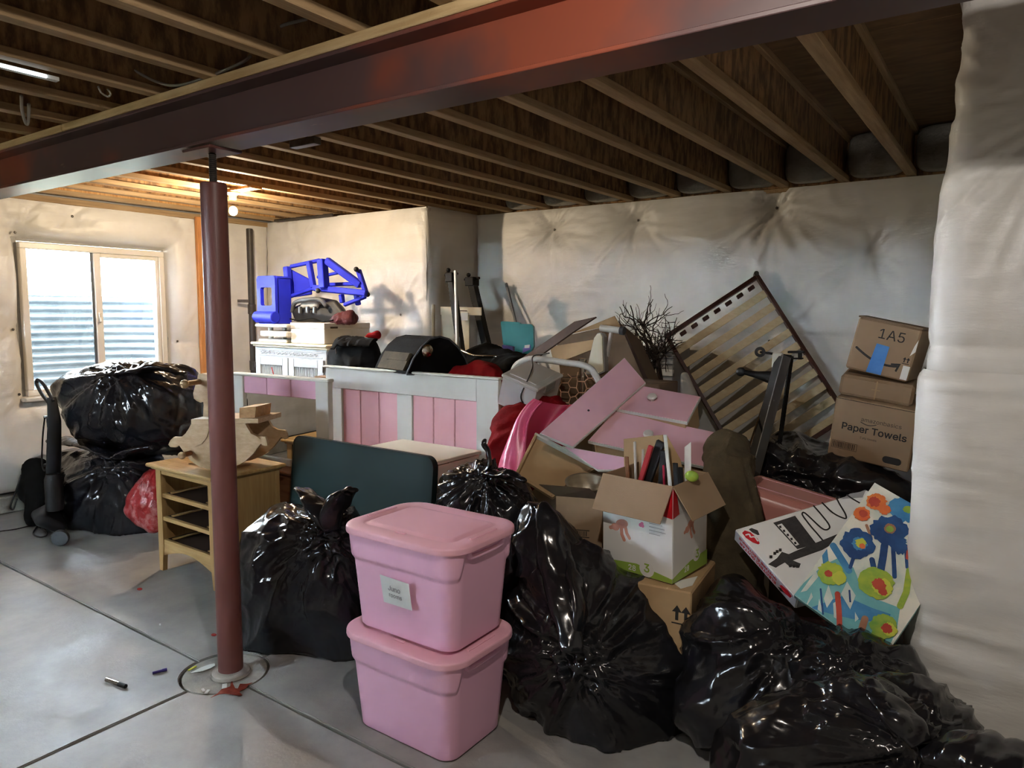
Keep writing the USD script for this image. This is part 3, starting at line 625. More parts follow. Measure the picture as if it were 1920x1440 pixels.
def tote(c, rot, label):
    t = Thing('storage_tote', label, 'storage tote', c); R = Ro.from_euler('z', rot, degrees=True).as_matrix(); c = np.asarray(c, float)
    rings = []
    zs = [0, .004, .012, .05, .10, .15, .20, .235, .25, .256, .262, .267, .272, .277, .282, .287, .292, .298, .304, .31, .33, .35, .37, .384]
    for z in zs:
        f = z/.384; e = .012*max(0, 1-z/.012)**2
        hx, hy, r = .236+.030*f-e, .163+.030*f-e, .055+.012*f
        q = ring(hx, hy, r)
        side = np.clip((np.abs(q[:, 0])-(hx-r*1.0))/(r*.6), 0, 1)*np.clip((hy*.80-np.abs(q[:, 1]))/(hy*.22), 0, 1)   # handle zone on the short sides
        side = side*side*(3-2*side)
        edge = .276+.10*side
        o = np.clip((z-edge)/.026+.5, 0, 1); o = .0105*o*o*(3-2*o)
        nrm = q/np.linalg.norm(q/np.array([hx, hy]), axis=1, keepdims=True)/np.array([hx, hy]); nrm /= np.linalg.norm(nrm, axis=1, keepdims=True)
        q = q+nrm*o[:, None]; rings.append(np.c_[q, np.full(len(q), z)] @ R.T + c)
    t.part('body', loft(rings), 'tote_pink', smooth=50)
    for s in (-1, 1):   # grip lips under the rim on the short sides
        P = [np.array([s*(.262+.004), y, z]) for y, z in ((-.105, .375), (-.100, .352), (-.07, .345), (0, .343), (.07, .345), (.100, .352), (.105, .375))]
        t.part('handle', tube(spline([R @ p + c for p in P], 6), .011, 10, 1.0), 'tote_pink', smooth=True)
    lr = []
    for (o, z) in ((.030, .375), (.0345, .376), (.0355, .380), (.035, .393), (.033, .398), (.029, .401), (.008, .4035), (-.028, .4035), (-.032, .399), (-.047, .399), (-.052, .405), (-.066, .407), (-.13, .4075)):
        q = ring(.256+o, .186+o, max(.075+o, .03)); lr.append(np.c_[q, np.full(len(q), z)] @ R.T + c)
    lid = t.part('lid', loft(lr), 'lid_pink', smooth=50)
    for s in (-1, 1):
        t.part('lid_rib', cat(bx(R @ np.array([s*.252, 0, .4045])+c, (.014, .16, .008), .003, R)), 'lid_pink', parent=lid)
    t.part('lid_rib', bx(R @ np.array([.0, -.165, .4065])+c, (.05, .012, .006), .0025, R), 'lid_pink', parent=lid)
    return t
TC = (-1.785, 2.0)
t0 = tote((TC[0], TC[1], .0), 0.0, 'pink plastic storage tote standing on the floor under another tote')
t1 = tote((TC[0]+.004, TC[1]+.004, .4095), .8, 'pink plastic storage tote on top of the other with a paper note on it')
f0 = lambda x, y: PY(x, y, 1.803)
A, B_, C_, D_ = f0(712, 1077), f0(766, 1095), f0(769, 1147), f0(716, 1130)
nA = np.array([0, -1, 0.0]); sh = lambda p, dz: p+[0, dz, 0]
nt = t1.part('note', quad(sh(D_, .010), sh(C_, .010), B_, A, nA, .0006, .0002), 'paper', label='white square paper note')
u_ = unit(B_-A); 
t1.part('writing', text('Juno', .019, A+(B_-A)*.24+(D_-A)*.47+[0, .0045, 0], u_, (0, -.07, 1), nA), 'pencil', parent=nt)
t1.part('writing', text('rooms', .016, A+(B_-A)*.24+(D_-A)*.70+[0, .0065, 0], u_, (0, -.07, 1), nA), 'pencil', parent=nt)

# --- black bags in front
K = PY(612, 985, 2.02)
bag('black garbage bag with two knotted ears, left of the pink totes', [[(572, 1100, 2.27, 108), (548, 1050, 2.22, 92), (640, 1110, 2.36, 98), (618, 1005, 2.2, 55), (556, 1205, 2.22, 90), (648, 1225, 2.30, 88), (540, 1270, 2.2, 80), (640, 1300, 2.3, 75), (662, 1045, 2.40, 62)]], K, 5,
    ears=[([K+[0, .03, -.03], PY(605, 962, 2.04), PY(588, 940, 2.06), PY(572, 922, 2.08), PY(556, 918, 2.10)], (.05, .085, .075, .055, .02), .4), ([K+[0, .03, -.03], PY(625, 958, 2.05), PY(642, 938, 2.08), PY(652, 922, 2.10), PY(662, 918, 2.1)], (.05, .08, .07, .05, .03), .4)], res=.010, amp=.9, pleat=1.15, reach=.36, nple=8.0)
K = PY(908, 885, 2.50)
bag('black garbage bag with one tall tied ear, behind the pink totes', [[(895, 950, 2.62, 76), (872, 930, 2.62, 48), (950, 965, 2.64, 62), (915, 900, 2.58, 30), (925, 1050, 2.6, 85), (920, 1160, 2.58, 85), (930, 1290, 2.6, 75)]], K, 15,
    ears=[([K, PY(918, 872, 2.51), PY(915, 850, 2.52), PY(908, 833, 2.53), PY(912, 826, 2.53)], (.03, .032, .034, .026, .012), .5), ([K, PY(938, 890, 2.49), PY(962, 890, 2.48), PY(984, 902, 2.47)], (.03, .038, .035, .012), .5)], res=.012, pleat=.9)
K = PY(1072, 1252, 2.16)
bag('largest slumped black garbage bag, right of the pink totes in front of the cartons', [[(1115, 1250, 2.52, 145), (1185, 1215, 2.62, 110), (1040, 1200, 2.48, 95), (1060, 1080, 2.47, 62), (1215, 1260, 2.66, 88), (1130, 1330, 2.48, 112), (1100, 1140, 2.5, 80)], [(1060, 1090, 2.47, 60), (1018, 1000, 2.46, 40), (1000, 975, 2.48, 28), (1075, 1170, 2.44, 60)]], K, 25,
    ears=[([PY(1072, 1225, 2.17), PY(1062, 1130, 2.26), PY(1040, 1050, 2.33), PY(1030, 985, 2.38), PY(1012, 945, 2.42)], (.04, .07, .075, .06, .03), .55), ([PY(1080, 1225, 2.2), PY(1085, 1130, 2.27), PY(1072, 1060, 2.36), PY(1060, 1020, 2.42)], (.03, .05, .05, .025), .55)], res=.012, amp=1.15, pleat=1.0, reach=.38, cut=[((0, -1, 0), -2.61)])
K = PY(1500, 1190, 2.50)
bag('black garbage bag sagging between the largest bag and the painted canvas', [[(1396, 1212, 2.62, 86), (1425, 1215, 2.70, 80), (1370, 1320, 2.55, 92), (1470, 1265, 2.60, 85), (1460, 1350, 2.55, 88), (1378, 1122, 2.80, 36)]], K, 35, res=.013, amp=1.1, pleat=.6)
K = PY(1600, 1230, 2.40)
bag('black garbage bag holding up the lower corner of the painted canvas', [[(1580, 1285, 2.55, 85), (1650, 1300, 2.55, 62), (1545, 1230, 2.68, 58), (1680, 1270, 2.62, 45), (1600, 1370, 2.45, 90)]], K, 45, res=.013, amp=1.1, pleat=.8, cut=[((-1, 0, 0), .16)])
K = PY(1728, 1412, 1.98)
bag('low black garbage bag in the bottom right foreground, gathered at its right end', [[(1500, 1420, 2.12, 118), (1600, 1390, 2.10, 105), (1420, 1440, 2.12, 78), (1690, 1410, 2.05, 60), (1520, 1560, 2.1, 120)]], K, 55,
    ears=[([K, PY(1780, 1408, 1.98), PY(1840, 1412, 1.97), PY(1930, 1440, 1.96)], (.05, .075, .09, .08), .45), ([K+[0, 0, .02], PY(1700, 1360, 2.0), PY(1655, 1310, 2.06), PY(1630, 1275, 2.12)], (.04, .055, .05, .02), .5)], res=.012, amp=1.1, pleat=1.1, reach=.36)
K = PY(1745, 1415, 2.05)
bag('small black garbage bag leaning on the foot of the white pillar', [[(1712, 1345, 2.32, 66), (1745, 1375, 2.28, 60), (1690, 1320, 2.36, 45), (1720, 1460, 2.25, 80)]], K, 65, res=.012, amp=.8, pleat=1.2, reach=.4)

ZB = float(PY(215, 848, 2.62)[2])
# --- bags by the window
K = PY(203, 862, 2.42)
bag('lower black garbage bag by the window, gathered at a knot under the upper bag', [[(205, 935, 2.64, 84), (160, 915, 2.64, 64), (240, 940, 2.7, 72), (203, 880, 2.52, 26), (150, 960, 2.62, 50), (250, 985, 2.64, 45), (205, 985, 2.62, 60), (138, 880, 2.62, 36), (258, 880, 2.66, 42)]], K, 75,
    ears=[([K+[0, .04, 0], PY(170, 838, 2.46), PY(130, 828, 2.5), PY(98, 826, 2.55)], (.04, .06, .07, .05), .5), ([K+[0, .04, 0], PY(235, 848, 2.45), PY(262, 842, 2.5), PY(285, 838, 2.55)], (.04, .05, .05, .04), .5)], res=.018, amp=1.1, pleat=1.5, reach=.42, nple=4.0, cut=[((0, 0, -1), -ZB+.015)])
K = PY(222, 700, 2.52)
bag('upper black garbage bag in front of the window, heaped on the lower bag', [[(215, 768, 2.62, 72), (290, 766, 2.76, 80), (320, 742, 2.86, 56), (180, 740, 2.56, 45), (152, 735, 2.54, 38), (250, 725, 2.66, 38), (215, 812, 2.72, 50), (325, 800, 2.86, 50), (270, 822, 2.84, 44)]], K, 85,
    ears=[([K, PY(190, 702, 2.52), PY(160, 706, 2.50), PY(128, 712, 2.48), PY(108, 728, 2.48)], (.05, .07, .08, .08, .04), .45), ([K, PY(205, 694, 2.54), PY(188, 687, 2.54), PY(172, 690, 2.54)], (.04, .06, .06, .03), .4), ([K, PY(255, 696, 2.58), PY(285, 688, 2.64), PY(318, 692, 2.72), PY(350, 702, 2.80)], (.05, .07, .08, .07, .04), .45)], floor=False, res=.018, amp=1.0, pleat=1.3, reach=.42, nple=4.0, cut=[((0, 0, 1), ZB+.03)])
K = PY(300, 860, 2.62)
bag('crinkled clear red film bag wedged between the black bag and the nightstand', [[(268, 938, 2.52, 27), (290, 905, 2.58, 25), (256, 952, 2.5, 18), (300, 935, 2.58, 28), (285, 965, 2.5, 14), (290, 985, 2.5, 12)]], K, 95, res=.012, amp=.55, pleat=.5, m='red_film', name='film_bag', floor=False)

# --- nightstand
nx0, nx1, ny0, ny1, nh = -4.27, -3.66, 2.28, 2.73, .655
ns = Thing('nightstand', 'small pine nightstand without drawers, standing behind the steel column', 'nightstand', ((nx0+nx1)/2, (ny0+ny1)/2, 0))
ns.part('top', cat(lo_hi(nx0-.045, nx1+.045, ny0-.04, ny1+.02, nh, nh+.022, .008), lo_hi(nx0-.02, nx1+.02, ny0-.018, ny1+.005, nh-.014, nh+.002, .006)), 'pine_x')
def leg_poly(x0, w, s):   # front leg that flares at its foot
    return Polygon([(x0, nh-.012), (x0+s*w, nh-.012), (x0+s*w, .19), (x0+s*(w+.0), .17), (x0+s*w*.62, .0), (x0, .0)])
for x0, s in ((nx0, 1), (nx1, -1)):
    ns.part('leg', ext(leg_poly(x0, .055, s), .03, (0, ny0+.03, 0), (1, 0, 0), (0, 0, 1), (0, -1, 0)), 'pine')
    ns.part('leg', lo_hi(min(x0, x0+s*.05), max(x0, x0+s*.05), ny1-.03, ny1, 0, nh-.012), 'pine')
    ns.part('side_panel', lo_hi(min(x0, x0+s*.016), max(x0, x0+s*.016), ny0+.03, ny1-.03, .13, nh-.012), 'pine')
for z in (.625, .480, .335, .190): ns.part('rail', lo_hi(nx0+.055, nx1-.055, ny0+.004, ny0+.028, z-.013, z+.013), 'pine_x')
ar = Polygon([(nx0+.05, .20), (nx1-.05, .20), (nx1-.05, .10)]+[(nx1-.05-k*(nx1-nx0-.10)/12, .10+.055*math.sin(math.pi*k/12)) for k in range(1, 12)]+[(nx0+.05, .10)])
ns.part('apron', ext(ar, .022, (0, ny0+.027, 0), (1, 0, 0), (0, 0, 1), (0, -1, 0)), 'pine_x')
ns.part('back_panel', lo_hi(nx0+.02, nx1-.02, ny1-.012, ny1-.004, .15, nh-.014), 'hardboard')
for z in (.480, .335, .190):
    for x in (nx0+.10, nx1-.13): ns.part('runner', lo_hi(x, x+.025, ny0+.03, ny1-.014, z+.013, z+.022), 'pine')
    ns.part('dust_panel', lo_hi(nx0+.03, nx1-.03, ny0+.03, ny1-.014, z-.004, z+.004), 'hardboard')

# --- rocking horse
a_ = math.radians(24); n_ = np.array([math.sin(a_), -math.cos(a_), 0]); p0 = PZ(402, 880, nh+.024)
zm = lambda X, Y: (310+X/6.545, 680+Y/6.545)
def hp(pts, off=0.0):   # outline read in the horse's own upright plane
    u = np.array([math.cos(a_), math.sin(a_), 0]); out = []; c0 = p0+n_*off
    for q in pts:
        w = PN(*zm(*q), c0, n_)-c0; out.append((float(w @ u), float(w[2])))
    return Polygon(out).buffer(0)
U_, V_z = np.array([math.cos(a_), math.sin(a_), 0]), np.array([0, 0, 1.])
ho = Thing('rocking_horse', 'unfinished pale wooden rocking horse on the nightstand, behind the column', 'rocking horse', p0)
prof = [(130, 905), (85, 945), (60, 1000), (85, 1028), (150, 1034), (190, 1005), (230, 1060), (270, 1120), (330, 1190), (430, 1262), (560, 1305), (650, 1312), (800, 1290), (900, 1255), (1000, 1200), (1100, 1110), (1190, 990), (1240, 1022), (1272, 1010), (1266, 960), (1245, 905), (1200, 900), (1150, 895), (1080, 860), (1040, 800), (1010, 740), (350, 740), (320, 800), (280, 860), (230, 905), (180, 908)]
bp = hp(prof); bp = bp.buffer(.004).buffer(-.004)
w_ = .23
ho.part('rocker_board', ext(bp, .018, p0, U_, V_z, n_), 'birch'); ho.part('rocker_board', ext(bp, .018, p0-n_*(w_), U_, V_z, n_), 'birch')
ov1 = hp([(350, 742), (320, 800), (280, 860), (230, 905), (205, 930), (290, 1000), (400, 1015), (480, 985), (535, 915), (565, 830), (565, 742)])
ov2 = hp([(700, 742), (1010, 742), (1040, 800), (1080, 860), (1150, 895), (1190, 930), (1090, 945), (980, 965), (860, 1000), (700, 1000)])
for o_ in (ov1, ov2): ho.part('side_pad', ext(o_, .007, p0+n_*.018, U_, V_z, n_), 'birch')
st = hp([(345, 688), (1165, 680), (1165, 738), (345, 742)])
ho.part('seat', ext(st, -(w_+.03), p0+n_*.022, U_, V_z, n_), 'birch')
bk = hp([(885, 560), (1090, 545), (1075, 682), (885, 690)])
ho.part('backrest', ext(bk, -.17, p0-n_*.02, U_, V_z, n_), 'birch_dark')
hd = hp([(400, 145), (440, 132), (520, 150), (570, 190), (640, 230), (690, 330), (700, 690), (460, 690), (470, 520), (465, 470), (430, 490), (385, 470), (350, 440), (340, 380), (360, 300), (390, 210)], -.09)
ho.part('head', ext(hd, -.05, p0-n_*.09, U_, V_z, n_), 'birch')
ho.part('mane', ext(hp([(400, 145), (570, 190), (720, 250), (740, 500), (690, 690), (640, 690), (640, 330), (560, 260)], -.10), -.03, p0-n_*.10, U_, V_z, n_), 'birch_dark')
q = PN(*zm(302, 252), p0, n_); ho.part('handle', cyl(q+n_*.05, q-n_*(w_+.02), .016), 'birch', smooth=40); ho.part('handle_knob', ball(q+n_*.05, .026, 2), 'birch', smooth=True)
q = PN(*zm(335, 1100), p0, n_); ho.part('foot_peg', cyl(q+n_*.10, q-n_*(w_+.06), .014), 'birch_dark', smooth=40); ho.part('handle_knob', ball(q+n_*.10, .022, 2), 'birch', smooth=True)

# --- floor litter
def flat_thing(name, label, cat_, parts, base):
    t = Thing(name, label, cat_, base)
    for nm, me, m in parts: t.part(nm, me, m)
a, b = PZ(199, 1274, .008), PZ(236, 1287, .008); d = unit(b-a)
flat_thing('marker_pen', 'silver marker pen with a black cap lying on the concrete floor', 'pen', [('barrel', cyl(a, a+(b-a)*.66, .0085, 14), 'chrome'), ('cap', cyl(a+(b-a)*.64, b, .0095, 14), 'black_plastic'), ('clip', bar(a+(b-a)*.66+[0, 0, .009], b+[0, 0, .009], .004, .002), 'black_plastic')], (a+b)/2*[1, 1, 0])
a, b = PZ(286, 1262, .006), PZ(313, 1255, .006)
flat_thing('purple_pen', 'thin purple pen lying on the floor left of the column', 'pen', [('barrel', cyl(a, a+(b-a)*.7, .006, 12), 'purple_pen'), ('cap', cyl(a+(b-a)*.68, b, .007, 12), 'purple_pen')], (a+b)/2*[1, 1, 0])
# oak leaf
lp = [(720, 1262), (850, 1200), (920, 1140), (1010, 1110), (1075, 1080), (1085, 1000), (1105, 960), (1125, 1040), (1160, 1080), (1210, 1070), (1250, 1010), (1330, 985), (1370, 975), (1470, 945), (1400, 990), (1370, 1035), (1300, 1070), (1250, 1090), (1240, 1120), (1290, 1165), (1240, 1180), (1180, 1190), (1100, 1190), (1000, 1195), (880, 1215)]
P_ = [PZ(320+x/9.6, 1180+y/9.6, .012)[:2] for x, y in lp]; lf = Polygon(P_).buffer(0)
me = ext(lf, .0012, (0, 0, .006)); v = me.subdivide().subdivide(); vv = v.vertices; vv[:, 2] += .022*meshkit.noise(vv*[14, 14, 0], 3)**2; v.vertices = vv
single('oak_leaf', v, 'leaf', 'dry brown oak leaf on the floor at the foot of the column', 'leaf')
for (x, y, s, lab, m) in ((262, 1105, .018, 'small red petal on the floor in front of the nightstand', 'petal_red'), (431-30, 1191, .016, 'dull red scrap on the floor just left of the column', 'petal_red')):
    c = PZ(x, y, .004); single('petal', ball(c+[0, 0, .002], s, 2, (1, .7, .3)), m, lab, 'scrap')
c8 = [PZ(320+x/9.6, 1180+y/9.6, .004) for x, y in ((350, 785), (540, 690), (690, 635), (790, 615), (800, 650), (720, 700), (560, 755))]
single('paper_scrap', ext(Polygon([p[:2] for p in c8]), .002, (0, 0, .003)), 'paper', 'white curled paper scrap beside the base of the column', 'scrap')
for (x, y, lab, r_) in ((381, 1295, 'tiny white chip on the round floor patch', .012), (389, 1298, 'white chip beside the oak leaf stem', .014), (421, 1288, 'pale grey chip at the column foot above the oak leaf', .02), (300, 1172, 'faint white chip on the slab joint left of the column', .008)):
    c = PZ(x, y, .002); single('chip', bx(c+[0, 0, .003], (r_*2, r_, .005), .001, Ro.from_euler('z', x*.7).as_matrix()), 'paper', lab, 'scrap')
c0, c1 = PZ(353, 1257, .004), PZ(368, 1249, .004)
single('yellow_strip', bar(c0, c1, .012, .005), 'cv_yellow', 'short yellow strip in the groove of the round floor patch', 'scrap')
# ================================================================== THE PILE
class Pl:
    """an inclined plane in the room; outlines read on it become real thin solids lying on it"""
    def __init__(s, p0, n, up=(0, 0, 1)):
        s.p0, s.n = np.asarray(p0, float), unit(n)
        s.u = unit(np.cross(up, s.n)); s.v = np.cross(s.n, s.u)
    def pt(s, x, y): return PN(x, y, s.p0, s.n)
    def to2(s, pts): return [((s.pt(*q)-s.p0) @ s.u, (s.pt(*q)-s.p0) @ s.v) for q in pts]
    def poly(s, pts): return Polygon(s.to2(pts)).buffer(0)
    def solid(s, poly, h, h0=0.0): return ext(poly, h, s.p0, s.u, s.v, s.n, h0)
    def shape(s, pts, h, h0=0.0): return s.solid(s.poly(pts), h, h0)
    def line(s, pts, w, h=.0008, h0=.0006, n=8): return s.solid(LineString(np.array(spline(np.c_[np.array(s.to2(pts)), np.zeros(len(pts))], n))[:, :2]).buffer(w/2, quad_segs=4), h, h0)
def zz(ox, oy, k): return lambda *pts: [(ox+x/k, oy+y/k) for x, y in pts]
def mid3(*pp): return np.mean(pp, 0)
class Box:
    """carton with its own axes (centre, rotation vector, size)"""
    def __init__(s, c, rv, d): s.c, s.R, s.d = np.asarray(c, float), Ro.from_rotvec(rv).as_matrix(), np.asarray(d, float)
    def P(s, a, b, c): return s.c + s.R @ (np.array([a, b, c])/2*s.d)
    def solid(s, r=.006): return bx(s.c, s.d, r, s.R)
    def front(s, x, z): return s.P(x, -1, z)         # front face, x,z in -1..1
    def decal(s, poly, h=.0008, h0=.0004, face='front'):
        if face == 'front': return ext(poly, h, s.P(0, -1, 0), s.R[:, 0], s.R[:, 2], -s.R[:, 1], h0)
        if face == 'right': return ext(poly, h, s.P(1, 0, 0), s.R[:, 1], s.R[:, 2], s.R[:, 0], h0)
        return ext(poly, h, s.P(0, 0, 1), s.R[:, 0], s.R[:, 1], s.R[:, 2], h0)
    def panels(s, t=.005, faces=('l', 'r', 'f', 'b', 'd')):
        o = {}
        dx, dy, dz = s.d; w = lambda c, d: bx(s.c + s.R @ np.array(c), d, .0015, s.R)
        o['f'] = w((0, -dy/2+t/2, 0), (dx, t, dz)); o['b'] = w((0, dy/2-t/2, 0), (dx, t, dz))
        o['l'] = w((-dx/2+t/2, 0, 0), (t, dy-2*t, dz)); o['r'] = w((dx/2-t/2, 0, 0), (t, dy-2*t, dz)); o['d'] = w((0, 0, -dz/2+t/2), (dx-2*t, dy-2*t, t))
        return [o[k] for k in faces]
def arrow_up(x, y, s):
    return unary_union([sbox(x-.10*s, y, x+.10*s, y+.6*s), Polygon([(x-.32*s, y+.55*s), (x+.32*s, y+.55*s), (x, y+s)])])
def barcode(x, y, w, h, seed=1):
    r = np.random.default_rng(seed); out = []; p = x
    while p < x+w:
        a = r.uniform(.002, .006); out.append(sbox(p, y, min(p+a, x+w), y+h)); p += a+r.uniform(.002, .005)
    return unary_union(out)

# --- dresser with mirror, headboard, bench, green table top
zt = .565
dr = Thing('brown_dresser', 'low reddish brown wooden dresser carrying the mirror, behind the rocking horse', 'dresser', (-3.95, 3.12, 0))
dr.part('top', lo_hi(-4.62, -3.30, 2.90, 3.36, zt-.022, zt, .006), 'brown_wood'); dr.part('body', lo_hi(-4.58, -3.34, 2.93, 3.34, .06, zt-.022), 'brown_wood')
for k in range(3): dr.part('drawer_front', lo_hi(-4.55+k*.41, -4.16+k*.41, 2.915, 2.931, .10, zt-.05), 'brown_wood')
for x in (-4.55, -3.40): dr.part('foot', lo_hi(x, x+.05, 2.95, 3.30, 0, .06), 'brown_wood')
ym = 3.02; x0, x1 = PY(447, 702, ym)[0], PY(610, 715, ym)[0]; zt1 = PY(520, 708, ym)[2]; ym0, ym1 = ym, ym+.03
mi = Thing('framed_mirror', 'white framed mirror with a pink plank panel, reflecting the rocking horse', 'mirror', ((x0+x1)/2, ym, zt))
UsdGeom.Xformable(mi.prim).AddRotateZOp().Set(4.0)
sw = .10; zp = PY(520, 742, ym)[2]
mi.part('stile', lo_hi(x0, x0+sw, ym0-.012, ym1, zt, zt1), 'white_paint'); mi.part('stile', lo_hi(x1-sw*1.15, x1, ym0-.012, ym1, zt, zt1), 'white_paint')
mi.part('cap', lo_hi(x0-.01, x1+.01, ym0-.022, ym1+.005, zt1-.004, zt1+.016, .005), 'white_paint')
pw = (x1-x0-2.15*sw)/3
for k in range(3): mi.part('plank', lo_hi(x0+sw+k*pw+.002, x0+sw+(k+1)*pw-.002, ym0-.004, ym1-.004, zp, zt1-.004, .0035), 'pink_band')
mi.part('bottom_rail', lo_hi(x0+sw, x1-1.15*sw, ym0-.008, ym1, zt, zt+.05), 'white_paint')
mi.part('mirror_pane', lo_hi(x0+sw, x1-1.15*sw, ym0+.004, ym0+.010, zt+.05, zp, .0005), 'mirror')
mi.part('backing', lo_hi(x0+sw, x1-1.15*sw, ym0+.012, ym1-.002, zt+.05, zp, .0005), 'hardboard')
yh = 3.44; hx0, hx1 = PY(610, 690, yh)[0], PY(935, 712, yh)[0]; hz = (PY(612, 690, yh)[2]+PY(935, 712, yh)[2])/2
H = lambda x, y: PY(x, y, yh)
hb = Thing('bed_headboard', 'wide white bed headboard with two pink plank panels standing across the pile', 'headboard', ((hx0+hx1)/2, yh, 0))
t_ = .028
hb.part('cap', lo_hi(hx0-.012, hx1+.008, yh-.016, yh+t_+.006, hz, hz+.016, .005), 'white_paint')
zr = H(700, 734)[2]; zr2 = hz-.68
xs_ = [H(641, 760)[0], H(744, 760)[0], H(772, 760)[0], H(893, 780)[0]]
hb.part('stile', lo_hi(hx0, xs_[0]-.003, yh, yh+t_, 0, zr), 'white_paint'); hb.part('stile', lo_hi(xs_[3]+.002, hx1, yh-.003, yh+t_, 0, hz), 'white_paint')
hb.part('top_rail', lo_hi(hx0, xs_[3]-.001, yh, yh+t_, zr, hz), 'white_paint')
hb.part('mullion', lo_hi(xs_[1], xs_[2], yh, yh+t_, zr2, zr-.001), 'white_paint'); hb.part('bottom_rail', lo_hi(xs_[0], xs_[3], yh, yh+t_, zr2-.12, zr2), 'white_paint')
for a, b in ((xs_[0], xs_[1]), (xs_[2], xs_[3])):
    for k in range(3): hb.part('plank', lo_hi(a+(b-a)*k/3+.0015, a+(b-a)*(k+1)/3-.0015, yh+.010, yh+t_-.004, zr2, zr, .004), 'pink_panel')
p = PY(815, 866, 3.0); bz = p[2]; q1, q2 = PZ(858, 846, bz), PZ(600, 815, bz)
bn = Thing('white_chest', 'low white storage chest in front of the headboard, behind the green table top', 'chest', ((q2[0]+p[0])/2, 3.15, 0))
bx0 = -3.28
bn.part('top', lo_hi(bx0, p[0]+.012, 2.985, yh-.02, bz-.022, bz, .004), 'cream_paint'); bn.part('body', lo_hi(bx0+.01, p[0], 3.0, yh-.025, .0, bz-.022), 'cream_paint')
k_ = PX(840, 866, p[0]); bn.part('keyhole', cyl(k_+[-.004, 0, 0], k_+[.003, 0, 0], .008, 12), 'brown_wood')
gp = Pl((-2.9, 2.79, .5), (0, -1, .10)); gq = gp.to2([(549, 824), (812, 846), (812, 950), (545, 940)])
gx0, gx1 = (gq[0][0]+gq[3][0])/2, (gq[1][0]+gq[2][0])/2; gy1 = (gq[0][1]+gq[1][1])/2; gy0 = -.5/abs(gp.v[2])+.004
rr_ = rrect(gx0, gx1, gy0, gy1, .065, 8)
gt = Thing('folding_table_top', 'dark green folding table top with rounded corners leaning behind the black bag', 'table', gp.p0+gp.u*(gx0+gx1)/2-[0, 0, .5])
gt.part('top', gp.solid(rr_.buffer(-.006), .034, -.034), 'green_board'); gt.part('rim', gp.solid(rr_.difference(rr_.buffer(-.010)), .040, -.037), 'green_rim')

# --- white cabinet and what stands on it
cy = 3.90; ca0, ca1 = PY(478, 640, cy), PY(612, 648, cy); cz = (ca0[2]+ca1[2])/2; cx0, cx1 = ca0[0], ca1[0]; cd = .46
cb = Thing('white_cabinet', 'small white cabinet with two louvred doors and a carved frieze in the far corner', 'cabinet', ((cx0+cx1)/2, cy+cd/2, 0))
cb.part('top', cat(lo_hi(cx0-.03, cx1+.03, cy-.03, cy+cd, cz-.022, cz, .008), lo_hi(cx0-.015, cx1+.015, cy-.015, cy+cd, cz-.040, cz-.020, .006)), 'ivory_plastic', label='cream cabinet top')
cb.part('body', lo_hi(cx0, cx1, cy, cy+cd, .0, cz-.038), 'cabinet_white')
fr = [Polygon([(cx0+.07+k*.055, cz-.085), (cx0+.0975+k*.055, cz-.068), (cx0+.125+k*.055, cz-.085), (cx0+.0975+k*.055, cz-.102)]) for k in range(int((cx1-cx0-.14)/.055))]
cb.part('carved_frieze', cat(ext(unary_union([f.difference(f.buffer(-.007)) for f in fr]), .006, (0, cy, 0), (1, 0, 0), (0, 0, 1), (0, -1, 0)), lo_hi(cx0+.05, cx1-.05, cy-.006, cy, cz-.066, cz-.060, .001), lo_hi(cx0+.05, cx1-.05, cy-.006, cy, cz-.112, cz-.106, .001)), 'cabinet_white')
dw = (cx1-cx0-.06)/2
for k in range(2):
    a, b = cx0+.025+k*(dw+.012), cx0+.025+k*(dw+.012)+dw; z0, z1 = .12, cz-.125
    d = cb.part('door', cat(lo_hi(a, a+.07, cy-.018, cy-.001, z0, z1), lo_hi(b-.07, b, cy-.018, cy-.001, z0, z1), lo_hi(a+.07, b-.07, cy-.018, cy-.001, z1-.07, z1), lo_hi(a+.07, b-.07, cy-.018, cy-.001, z0, z0+.07)), 'cabinet_white')
    cb.part('louvre_panel', cat(*[lo_hi(x, x+.012, cy-.010, cy-.001, z0+.07, z1-.07, .003) for x in np.arange(a+.072, b-.08, .019)]), 'cabinet_white', parent=d)
    cb.part('hinge', cyl((a if k == 0 else b, cy-.02, z1-.10), (a if k == 0 else b, cy-.02, z1-.05), .006, 8), 'steel', parent=d)
q = PY(511, 695, cy-.012); cb.part('sticker', bar(q+[-.012, 0, .03], q+[.012, 0, -.03], .012, .003, (0, -1, 0)), 'red_print2', label='small red drawn mark')
q = PY(532, 700, cy-.012); cb.part('sticker', ball(q, .014, 1, (1, .2, 1)), 'maroon_cloth')
# white box
bz0, bz1 = cz+.002, PY(608, 606, cy+.06)[2]; wx0, wx1 = PY(545, 610, cy+.05)[0], PY(608, 610, cy+.05)[0]; wyb = PX(693, 606, wx1)[1]
single_ = Thing('white_carton', 'white flat carton on the cabinet under the folded car seat', 'box', ((wx0+wx1)/2, cy+.3, bz0))
single_.part('body', lo_hi(wx0, wx1, cy+.05, wyb, bz0, bz1-.004, .004), 'white_plastic'); single_.part('lid', lo_hi(wx0-.004, wx1+.004, cy+.046, wyb+.004, bz1-.05, bz1, .004), 'white_plastic')
single_.part('label_patch', lo_hi(wx1+.0035, wx1+.0055, cy+.11, cy+.19, bz1-.045, bz1-.03, .0005), 'ink_soft')
sx0, sx1 = PY(484, 630, cy+.02)[0], PY(544, 630, cy+.02)[0]-.02; z1 = PY(510, 607, cy+.1)[2]
wr2 = Thing('white_plastic_rack', 'white plastic play stand on the cabinet, under the blue toy cab', 'toy', ((sx0+sx1)/2, cy+.15, cz))
